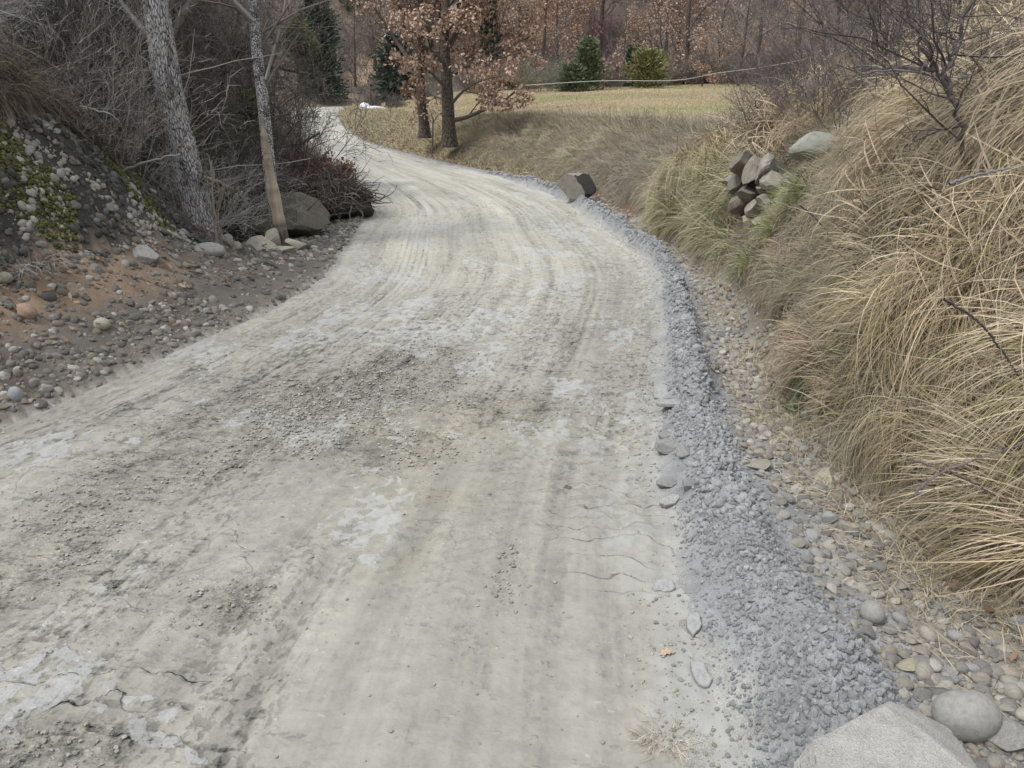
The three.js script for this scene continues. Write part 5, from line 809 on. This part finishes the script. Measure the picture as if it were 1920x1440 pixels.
// right side stones -------------------------------------------------------------
stone('road_boulder', 'angular boulder with a black face at the right road edge', 1080, 372, 10.3, 0.215, { seed: 157, noise: 0.1, cuts: 12, cutAt: [0.4, 0.6], scale: [1.35, 1.15, 1.25] }, std({ color: lin(0.36, 0.34, 0.3), vertexColors: true, map: grainAt(0.7), bumpMap: roughAt(0.8), bumpScale: 0.006 }), undefined, 0.2);
{ const b = scene.children[scene.children.length - 1].geometry, q = b.attributes.position, c = b.attributes.color, A = V(), B = V(), D = V(), face = V(0.85, 0.0, 0.5).normalize(); for (let i = 0; i < q.count; i += 3) { A.fromBufferAttribute(q, i); B.fromBufferAttribute(q, i + 1).sub(A); D.fromBufferAttribute(q, i + 2).sub(A); if (B.cross(D).normalize().dot(face) > 0.62) for (let k = i; k < i + 3; k++) c.setXYZ(k, 0.17, 0.175, 0.19); } }
stone('bank_rock', 'flat topped pale rock lying in the grass above the dry wall', 1522, 320, 5.75, 0.17, { seed: 153, noise: 0.12, cuts: 7, cutAt: [0.55, 0.8], scale: [1.15, 0.72, 0.8], crease: 0.5 }, std({ color: lin(0.42, 0.43, 0.38), vertexColors: true, map: grainAt(0.7), bumpMap: roughAt(0.8), bumpScale: 0.006 }), undefined, -0.15);
stone('front_boulder', 'large pale limestone boulder at the bottom right of the picture', 1610, 1590, 1.27, 0.26, { seed: 154, detail: 6, noise: 0.14, cuts: 11, cutAt: [0.5, 0.8], fine: 0.05, scale: [1.15, 0.42, 0.75] }, bigStone, undefined, 0.37, 0.5);
stone('round_boulder', 'rounded grey boulder right of the large pale one', 1795, 1400, 1.57, 0.085, { seed: 155, noise: 0.1, scale: [1.05, 0.75, 0.8], detail: 5 }, stoneMat(0.37, 0.365, 0.35), undefined, 0.1);
stone('wedge_stone', 'pale wedge shaped stone at the right bottom corner', 1860, 1430, 1.53, 0.085, { seed: 156, noise: 0.1, cuts: 7, scale: [1.2, 0.5, 0.7], crease: 0.6 }, bigStone, undefined, 0.2, -0.6);
stone('flat_stone', 'thin flat stone between the two bottom right boulders', 1740, 1430, 1.53, 0.05, { seed: 157, noise: 0.12, cuts: 4, scale: [1.3, 0.4, 0.8] }, bigStone, undefined, 0.1);
stone('egg_stone', 'egg shaped grey stone in the pebbles below the grass', 1622, 1210, 2.02, 0.042, { seed: 158, noise: 0.12, scale: [0.9, 0.8, 1.05] }, stoneMat(0.37, 0.37, 0.355), undefined, 0.1);
stone('chip_stone', 'pale chip of stone standing behind the large boulder', 1590, 1305, 1.85, 0.026, { seed: 159, noise: 0.12, cuts: 5, scale: [0.5, 1, 0.6] }, bigStone, undefined, 0.1);
stone('buff_stone', 'flat buff stone in the dry grass above the round boulder', 1690, 1302, 1.8, 0.04, { seed: 160, noise: 0.12, cuts: 5, scale: [1, 0.45, 0.7] }, stoneMat(0.42, 0.39, 0.29), undefined, 0.2);
stone('buff_rock', 'angular buff rock half buried in the pebble strip', 1545, 900, 2.95, 0.075, { seed: 161, noise: 0.15, cuts: 7, scale: [0.8, 0.6, 1] }, stoneMat(0.4, 0.37, 0.3), undefined, 0.35);
stone('olive_cobble', 'smooth olive grey cobble against the grass foot', 1610, 878, 3.02, 0.052, { seed: 162, noise: 0.08, scale: [1.1, 0.7, 0.8] }, stoneMat(0.27, 0.265, 0.22), undefined, 0.25);
stone('brown_rock', 'brownish rock left of the buff one in the pebble strip', 1422, 878, 3.02, 0.06, { seed: 163, noise: 0.15, cuts: 6, scale: [1.1, 0.6, 0.8] }, stoneMat(0.33, 0.31, 0.27), undefined, 0.35);
stone('blue_stone', 'blue grey standing stone at the grass foot beside the green plant', 1515, 780, 3.5, 0.05, { seed: 164, noise: 0.1, cuts: 6, scale: [0.6, 1, 0.6] }, stoneMat(0.3, 0.31, 0.32), undefined, 0.2);
stone('white_pebble', 'white rounded pebble right of the blue grey stone', 1530, 790, 3.42, 0.025, { seed: 165, noise: 0.1, scale: [1, 0.9, 0.9] }, paleStone, undefined, 0.2);
stone('grey_cobble', 'angular grey cobble in the pebble strip beside the clay ridge', 1553, 988, 2.6, 0.035, { seed: 166, noise: 0.12, cuts: 7, scale: [1, 0.9, 0.8] }, stoneMat(0.33, 0.34, 0.345), undefined, 0.2);
stone('pale_cobble', 'pair shaped pale cobble in the lower pebble strip', 1637, 1102, 2.28, 0.034, { seed: 167, noise: 0.15, cuts: 4, scale: [1.2, 0.7, 0.8] }, bigStone, undefined, 0.2);
// clay lumps on the road edge
const clayBig = std({ color: lin(0.36, 0.365, 0.365), vertexColors: true, map: grainAt(0.8), bumpMap: roughAt(0.8), bumpScale: 0.003 });
[[1250, 845, 0.055, 'largest'], [1282, 850, 0.048, 'right'], [1245, 820, 0.03, 'upper'], [1250, 912, 0.042, 'lower left'], [1290, 915, 0.04, 'lower right']].forEach(([x, y, s, w], i) => { const p = ground(x, y); stone('clay_lump', `${w} crumbling lump of grey clay in the cluster on the right road edge`, x, y, -p.z, s, { seed: 171 + i, noise: 0.3, cuts: 6, fine: 0.2, scale: [1.15, 0.65, 0.95], crease: 0.6 }, clayBig, undefined, 0.22, i); });
function flake(name, label, px, py, w, d, seed, turn, lift) {     // a plate of dried mud
  const r = rnd(seed), sh = new THREE.Shape(), n = 13; for (let i = 0; i <= n; i++) { const a = i / n * 6.283, q = i === n ? null : 0.75 + 0.4 * r(); if (i === n) break; const x = Math.cos(a) * w * q, y = Math.sin(a) * d * q; i ? sh.lineTo(x, y) : sh.moveTo(x, y); }
  const g = new THREE.ExtrudeGeometry(sh, { depth: 0.012, bevelEnabled: true, bevelSize: 0.004, bevelThickness: 0.004, bevelSegments: 2 }); g.rotateX(-Math.PI / 2); const c = new Float32Array(g.attributes.position.count * 3).fill(1); g.setAttribute('color', new THREE.BufferAttribute(c, 3));
  const p = ground(px, py), m = new THREE.Mesh(g, clayBig); m.position.copy(p).add(V(0, 0.005 + lift * w * 0.4, 0)); m.rotation.set(lift, turn, 0); return put(m, name, label, 'mud slab');
}
flake('mud_slab', 'curled slab of dried mud lying across the right track edge', 1268, 757, 0.11, 0.045, 181, 0.1, -0.12); flake('mud_slab', 'narrow broken slab of mud standing left of the curled one', 1240, 742, 0.035, 0.07, 182, -0.3, 0.3);
flake('mud_flake', 'upper bluish mud flake on the right track edge', 1245, 1105, 0.04, 0.025, 183, 0.4, 0.25); flake('mud_flake', 'long pale flake on the clay ridge beside the oak leaf', 1312, 1270, 0.022, 0.05, 184, 0.2, 0.15); flake('mud_flake', 'pale flake at the left foot of the clay ridge', 1300, 1175, 0.02, 0.042, 185, -0.3, 0.2); flake('mud_flake', 'small curled flake between cracks on the right track', 1255, 945, 0.045, 0.02, 186, 0.5, 0.3); flake('mud_flake', 'cracked mud plate at the lower left of the road', 185, 1280, 0.14, 0.07, 187, 0.25, 0.03); flake('mud_flake', 'smaller cracked mud plate right of the one at lower left', 290, 1345, 0.07, 0.06, 188, 0.1, 0.04);
// dry stone wall ---------------------------------------------------------------
{
  const o = at(1440, 440, 5.9), t = thing('dry_stone_wall', 'collapsed dry stone wall remnant of grey brown stones in the grass bank', 'stone wall', o);
  const S = [[1390, 305, 27, 34, -0.1], [1413, 322, 24, 42, -0.05], [1436, 318, 22, 44, -0.05], [1383, 345, 22, 30, 0.05], [1404, 362, 20, 22], [1428, 352, 14, 18], [1452, 340, 36, 28], [1490, 345, 36, 42, 0.15], [1388, 385, 20, 30], [1412, 388, 22, 24], [1438, 378, 24, 24], [1470, 378, 32, 26], [1502, 384, 24, 24, 0.1], [1404, 415, 22, 20], [1432, 412, 20, 18], [1462, 410, 34, 28], [1496, 412, 20, 24, 0.1], [1452, 438, 26, 20], [1372, 340, 22, 18, 0.1]];
  S.forEach(([x, y, w, h, k], i) => { const d = 5.9 + (1440 - x) * 0.006 + (435 - y) * 0.0024 + (k ?? 0), p = at(x, y, d).sub(o), m = new THREE.Mesh(rockGeo(191 + i, { detail: 4, noise: 0.25, cuts: 8, cutAt: [0.5, 0.75], fine: 0.45, crease: 0.3 }), [brownStone, stoneMat(0.36, 0.335, 0.285), STONE_M[1], brownStone][i % 4]); m.name = 'stone'; m.position.copy(p); const q = d * 0.95 / FOC; m.scale.set(w * q * 0.78, h * q * 0.76, 0.14); m.rotation.set(0.1 * Math.sin(i * 7), -0.6 + 0.25 * Math.sin(i * 3), 0.12 * Math.sin(i * 5)); t.add(m); });
  const core = part('core_fill', rockGeo(215, { detail: 3, noise: 0.25, fine: 0.3, scale: [0.3, 0.26, 0.15] }), std({ color: lin(0.07, 0.06, 0.05), vertexColors: true }), t); core.position.copy(at(1440, 365, 6.35).sub(o)); core.rotation.y = -0.7;
}
// thorn shrubs on the mound -----------------------------------------------------
function thornShrub(seed, stems, name, label, o = {}) {
  const r = rnd(seed), B = [new GB(), new GB()], col = grey(o.color ?? [0.1, 0.085, 0.085], 0.5); const root = stems[0][0].clone();
  for (const s of stems) { const Q = new THREE.CatmullRomCurve3(s).getPoints(20); for (let i = 1; i < Q.length; i++) Q[i].add(V((r() - 0.5) * 0.03, (r() - 0.5) * 0.02, (r() - 0.5) * 0.05)); B[0].tube(Q, [o.r ?? 0.017, (o.r ?? 0.017) * 0.4], 6, col(r)); grow(B, Q, o.len ?? 1.2, o.r ?? 0.015, 1, { kids: [0, o.k1 ?? 12, 7, 3], from: [0, 0.15, 0.1, 0.1], angle: [1, 1.05, 1.0, 1.0], lift: [0, 0.15, 0.05, 0], ratio: [0, 0.55, 0.45, 0.3], wob: 0.6, min: 0.0016, color: col }, r); }
  const g = new THREE.Group(), g0 = B[0].build(), g1 = B[1].build(); part('stems', g0, twigM, g); part('twigs', g1, twigM, g); return put(g, name, label, 'shrub');
}
const down = (p) => { p.y = H(p.x, p.z) - 0.04; return p; };
thornShrub(221, [[down(at(1668, 215, 5.9)), at(1660, 130, 6.0), at(1662, 60, 6), at(1655, -30, 6.1), at(1650, -140, 6.2)], [down(at(1660, 215, 5.95)), at(1645, 150, 6), at(1640, 60, 6.2), at(1632, -30, 6.3)], [down(at(1672, 215, 5.9)), at(1678, 120, 6), at(1690, 20, 5.9), at(1700, -60, 5.9)]], 'thorn_shrub', 'dark leafless thorn shrub with three stems on the mound crest', { k1: 16 });
thornShrub(222, [[ground(1828, 385), at(1810, 260, 3.35), at(1785, 180, 3.45), at(1752, 130, 3.5), at(1720, 70, 3.55), at(1700, -10, 3.6)], [at(1782, 178, 3.45), at(1775, 130, 3.5), at(1800, 70, 3.6), at(1825, 0, 3.6), at(1840, -60, 3.7)], [at(1752, 130, 3.5), at(1730, 128, 3.6), at(1660, 128, 3.8), at(1610, 126, 3.9)]], 'thorn_shrub', 'forked dark thorn shrub rising out of the grass at the right', { r: 0.013, len: 0.8 });
thornShrub(223, [[down(at(1585, 105, 8.2)), at(1592, 60, 8.2), at(1588, 10, 8.3), at(1580, -60, 8.4)], [down(at(1560, 105, 8.2)), at(1548, 60, 8.2), at(1530, 20, 8.3), at(1520, -40, 8.4)]], 'thorn_shrub', 'thin thorn shrub left of the three stemmed one on the crest', { k1: 14 });
thornShrub(224, [[down(at(1755, 120, 6.6)), at(1745, 60, 6.6), at(1760, 0, 6.7), at(1770, -80, 6.8)], [down(at(1765, 120, 6.7)), at(1790, 60, 6.7), at(1800, 0, 6.8)]], 'thorn_shrub', 'tangled thorn shrub behind the forked one', { k1: 16 });
thornShrub(225, [[down(at(1862, 75, 6.2)), at(1868, 30, 6.2), at(1862, -30, 6.3)], [down(at(1880, 80, 6.2)), at(1895, 20, 6.2), at(1905, -40, 6.2)]], 'thorn_shrub', 'dark thorn shrub at the top right corner', { k1: 14, r: 0.02 });
thornShrub(226, [[down(at(1480, 250, 7.4)), at(1470, 190, 7.4), at(1450, 130, 7.5)], [down(at(1500, 240, 7.4)), at(1510, 170, 7.5), at(1495, 110, 7.6)], [down(at(1440, 270, 7.6)), at(1425, 210, 7.6), at(1400, 170, 7.6)], [down(at(1540, 220, 7.3)), at(1550, 150, 7.4), at(1560, 90, 7.5)]], 'bramble_thicket', 'low purple grey bramble thicket on the mound above the dry wall', { k1: 16, len: 1.0, color: [0.15, 0.125, 0.12], r: 0.008 });
thornShrub(227, [[down(at(1600, 230, 6.6)), at(1590, 190, 6.6), at(1560, 170, 6.6)], [down(at(1630, 220, 6.4)), at(1640, 160, 6.4), at(1620, 110, 6.5)], [down(at(1700, 200, 5.8)), at(1720, 150, 5.8), at(1750, 140, 5.8)]], 'bramble_thicket', 'fine twigged bramble around the foot of the three stemmed shrub', { k1: 16, len: 0.9, color: [0.15, 0.125, 0.12], r: 0.007 });
{
  const bb = bush(228, { stems: 17, base: 0.35, spread: 1.0, h: 0.7, r: 0.006, min: 0.0024, kids: [6, 4, 1], color: grey([0.17, 0.14, 0.14], 0.7), grav: -0.04 });
  [[1450, 205, 0.8, 'low purple grey bramble bush at the left shoulder of the mound'], [1490, 160, 0.8, 'purple grey bramble bush on the crest above the dry wall'], [1535, 190, 0.9, 'twiggy bramble bush behind the pale bank rock'], [1590, 215, 0.8, 'low bramble bush right of and above the pale bank rock'], [1560, 120, 0.9, 'upper bramble bush on the mound crest beside the thin thorn shrub'], [1625, 150, 0.8, 'bramble bush at the left foot of the three stemmed thorn shrub'], [1715, 170, 0.7, 'bramble bush at the right foot of the three stemmed thorn shrub'], [1860, 150, 0.7, 'bramble bush below the thorn shrub at the top right corner']].forEach(([x, y, sc, label], i) => { const p = ground(x, y + 40); p.y += 0.12; put(place(i ? bb.clone() : bb, p, i * 1.7, sc), 'bramble_bush', label, 'bush'); });
}
function bramble(seed, pts, label, col = [0.17, 0.13, 0.14], r0 = 0.005) {
  const r = rnd(seed), B = new GB(), T = new GB(), Q = new THREE.CatmullRomCurve3(pts).getPoints(36); for (const q of Q) q.add(V((r() - 0.5) * 0.006, (r() - 0.5) * 0.006, (r() - 0.5) * 0.006)); B.tube(Q, [r0, r0 * 0.45], 6, col);
  for (let i = 1; i < 44; i++) { const [p, d] = along(Q, Math.min(0.998, i / 44)), s = side(d, r, 1.3), e = p.clone().addScaledVector(s, 0.012 + 0.012 * r()); T.tube([p, p.clone().lerp(e, 0.5), e], [0.0016, 0.0003], 3, [col[0] * 1.1, col[1], col[2] * 0.9]); }
  const g = new THREE.Group(); part('cane', B.build(), twigM, g); part('thorns', T.build(), twigM, g); return put(g, 'bramble_cane', label, 'bramble');
}
bramble(231, A3([[1715, 925], [1760, 888], [1830, 862], [1960, 815]], 2.1), 'purple thorny cane pointing left out of the grass at the right edge'); bramble(232, A3([[1700, 860, 0.1], [1770, 880], [1850, 920], [1960, 1010]], 2.15), 'thin thorny cane crossing the purple one', [0.13, 0.1, 0.11], 0.004);
bramble(233, A3([[1770, 560], [1830, 600], [1880, 660], [1930, 740]], 2.35), 'dark cane curving down through the grass at right middle', [0.1, 0.085, 0.085]); bramble(234, A3([[1610, 138, 0.2], [1690, 132], [1750, 145], [1790, 175]], 3.6), 'pale thorny cane arching over the mound grass', [0.2, 0.18, 0.18], 0.006);
bramble(235, A3([[1780, 345], [1820, 330], [1880, 318], [1960, 300]], 2.8), 'grey double cane reaching in from the right edge', [0.2, 0.19, 0.2], 0.006); bramble(236, A3([[1500, 385, 0], [1530, 410], [1555, 440]], 4.6), 'short dark cane hanging over the dry wall', [0.1, 0.085, 0.08], 0.005); bramble(237, A3([[1640, 330], [1690, 300, 0.1], [1740, 265, 0.1]], 3.9), 'thin dark cane lying in the curly grass', [0.1, 0.085, 0.08], 0.004);
// things at the far bend and on the meadow ----------------------------------------
{
  const o = at(695, 212, 30.5); o.y = H(o.x, o.z); const wM = std({ color: lin(0.82, 0.83, 0.86), roughness: 0.6, bumpMap: roughAt(1), bumpScale: 0.02 });
  const lump = (s, x, y, z, a, b, c, label) => { const m = new THREE.Mesh(rockGeo(s, { detail: 4, noise: 0.3, freq: 2.2, fine: 0.2, scale: [a, b, c] }), wM); m.position.copy(o).add(V(x, y, z)); return put(m, 'white_sack', label, 'sack'); };
  lump(241, -0.22, 0.12, 0, 0.2, 0.17, 0.2, 'rounded white sack on the left of the heap by the far bend'); lump(242, 0.2, 0.08, 0.05, 0.38, 0.11, 0.2, 'long white sack lying right of the rounded one');
  const post = at(694, 196, 32), pole = (p, q, r) => { const B = new GB(); B.tube([p, p.clone().lerp(q, 0.5), q], [r, r * 0.8], 7, [0.22, 0.13, 0.1], true); return B.build(); };
  post.y = H(post.x, post.z); const t = thing('tripod_post', 'brown wooden post with a slanting brace behind the white sacks', 'post', post); part('post', pole(V(0, -0.1, 0), V(0.02, 0.95, 0), 0.035), twigM, t); part('brace', pole(V(0.35, -0.05, 0), V(0.02, 0.7, 0), 0.03), twigM, t); part('brace', pole(V(0.1, -0.05, -0.3), V(0.02, 0.7, 0), 0.03), twigM, t);
  const rs = bush(243, { stems: 30, base: 0.35, spread: 1.2, h: 0.8, r: 0.014, kids: [8, 5], min: 0.006, color: DARKTW, grav: -0.06 }); put(place(rs, down(at(728, 196, 32))), 'dark_bush', 'small dark arching bush right of the wooden post', 'bush');
  const wire = new GB(), W = [at(985, 160, 31), at(1120, 152, 28), at(1260, 151, 24), at(1340, 138, 20), at(1430, 126, 15), at(1560, 100, 10), at(1700, 55, 6.5), at(1760, 30, 5.5)]; wire.tube(new THREE.CatmullRomCurve3(W).getPoints(90), [0.012, 0.004], 5, [0.5, 0.49, 0.46]);
  put(new THREE.Mesh(wire.build(), twigM), 'fence_wire', 'pale sagging fence wire strung across the meadow edge', 'wire');
  const stake = (px, py, d, h, label) => { const p = down(at(px, py, d)), B = new GB(); B.tube([p, p.clone().add(V(0.01, h / 2, 0)), p.clone().add(V(0, h, 0))], [0.007, 0.004], 5, [0.12, 0.1, 0.09], true); put(new THREE.Mesh(B.build(), twigM), 'dry_stalk', label, 'stalk'); };
  stake(1141, 258, 12.6, 0.5, 'thin dark stalk upright on the grey bank below the meadow'); stake(1262, 360, 8.9, 0.5, 'dry stalk on the bank left of the dry wall'); stake(1100, 345, 10.2, 0.32, 'dry stalk behind the black faced boulder'); stake(1315, 380, 7.7, 0.5, 'dry stalk just left of the dry wall');
  const br = new GB(), bp = ground(1252, 308), rb = rockGeo(244, { detail: 2, noise: 0.05, cuts: 6, cutAt: [0.5, 0.6], scale: [1, 0.4, 0.5], crease: 0.4 }), bm = new THREE.Mesh(rb, stoneMat(0.32, 0.1, 0.06)); bm.position.copy(bp).add(V(0, 0.12, 0)); bm.scale.setScalar(0.045); put(bm, 'brick_piece', 'small red brick fragment in the grass of the bank', 'brick');
  // tuft, leaf and straws on the road
  const tuft = (s, px, py, w, h, n, label, name = 'dry_grass_tuft') => { const g = tussock(s, { n, len: [h * 0.5, h], wide: 0.0022, base: w, out: 0.5, lean: 0, drop: 1.6, tilt: 0, segs: 6, pal: STRAW, curl: 0.5, up: 0.25 }), m = new THREE.Mesh(g, grassM); m.position.copy(ground(px, py)); m.rotation.y = 1.7; return put(m, name, label, 'dry grass'); };
  tuft(251, 1250, 1390, 0.05, 0.14, 130, 'tuft of dry straw on the right road edge at the bottom'); tuft(252, 1220, 1270, 0.04, 0.07, 60, 'small wisp of dry grass left of the big straw tuft'); tuft(253, 170, 880, 0.05, 0.25, 14, 'few pale straws lying on the left road side', 'straws'); tuft(254, 620, 1000, 0.03, 0.06, 0.1, 'few crumbs of straw', 'straws').removeFromParent();
  const lf = new GB(), out = []; for (let i = 0; i <= 24; i++) { const t = i / 24, w = 0.3 * Math.sin(Math.PI * Math.pow(t, 0.8)) * (0.72 + 0.28 * Math.cos(t * 26)); out.push([t, w]); } out.forEach(([t, w]) => { const y = 0.16 * Math.sin(t * 3) + 0.05; lf.v(t - 0.5, y + w * 0.25, -w, [1, 1, 1]); lf.v(t - 0.5, y, 0, [0.85, 0.8, 0.75]); lf.v(t - 0.5, y + w * 0.35, w, [1, 1, 1]); }); for (let i = 0; i < 24; i++) { const a = i * 3; lf.tri(a, a + 1, a + 3); lf.tri(a + 3, a + 1, a + 4); lf.tri(a + 1, a + 2, a + 4); lf.tri(a + 4, a + 2, a + 5); }
  const lm = new THREE.Mesh(lf.build(), std({ color: lin(0.5, 0.39, 0.28), vertexColors: true })); lm.position.copy(ground(1252, 1230)).add(V(0, 0.004, 0)); lm.scale.setScalar(0.058); lm.rotation.y = 0.15; put(lm, 'oak_leaf', 'single tan oak leaf lying at the foot of the clay ridge', 'leaf');
  const tw = new GB(), tp = [[555, 922], [580, 940], [615, 948], [655, 958]].map(([x, y]) => ground(x, y).add(V(0, 0.008, 0))); tw.tube(new THREE.CatmullRomCurve3(tp).getPoints(20), [0.0025, 0.004], 6, [0.17, 0.15, 0.14], true); put(new THREE.Mesh(tw.build(), twigM), 'twig', 'thin curved dark twig lying on the road', 'twig');
  const tw2 = new GB(), tq = [[475, 942], [500, 943], [535, 941]].map(([x, y]) => ground(x, y).add(V(0, 0.005, 0))); tw2.tube(tq, [0.002, 0.002], 5, [0.2, 0.17, 0.15], true); put(new THREE.Mesh(tw2.build(), twigM), 'twig', 'short straight twig left of the curved one on the road', 'twig');
  const pl = conifer(261, { n: 60, per: 10, low: 0.05, rise: 0.6, puff: 0.03, needle: 0.05, h: 0.16, w: 0.13, shape: (t) => 1 - t * 0.5, pal: [[0.13, 0.19, 0.1], [0.2, 0.25, 0.16]] }); put(place(pl, down(at(1520, 752, 3.6))), 'green_plant', 'small grey green leafy plant at the grass foot', 'plant');
  const dt = tussock(262, { n: 220, len: [0.12, 0.38], wide: 0.003, base: 0.22, out: 0.8, lean: 0.5, drop: 1.5, tilt: 0.6, segs: 6, pal: [[0.2, 0.19, 0.17], [0.27, 0.25, 0.23], [0.12, 0.11, 0.1]], curl: 0.5 }), dm = new THREE.Mesh(dt, grassM); dm.position.copy(down(at(45, 505, 4.75))).add(V(0, 0.05, 0)); dm.rotation.y = -0.6; put(dm, 'dry_plant_tuft', 'grey wiry tuft hanging over the orange earth at far left', 'dry plant');
}
scene.traverse((o) => { if (o.isMesh) { o.castShadow = true; o.receiveShadow = true; } });
renderer.render(scene, camera);
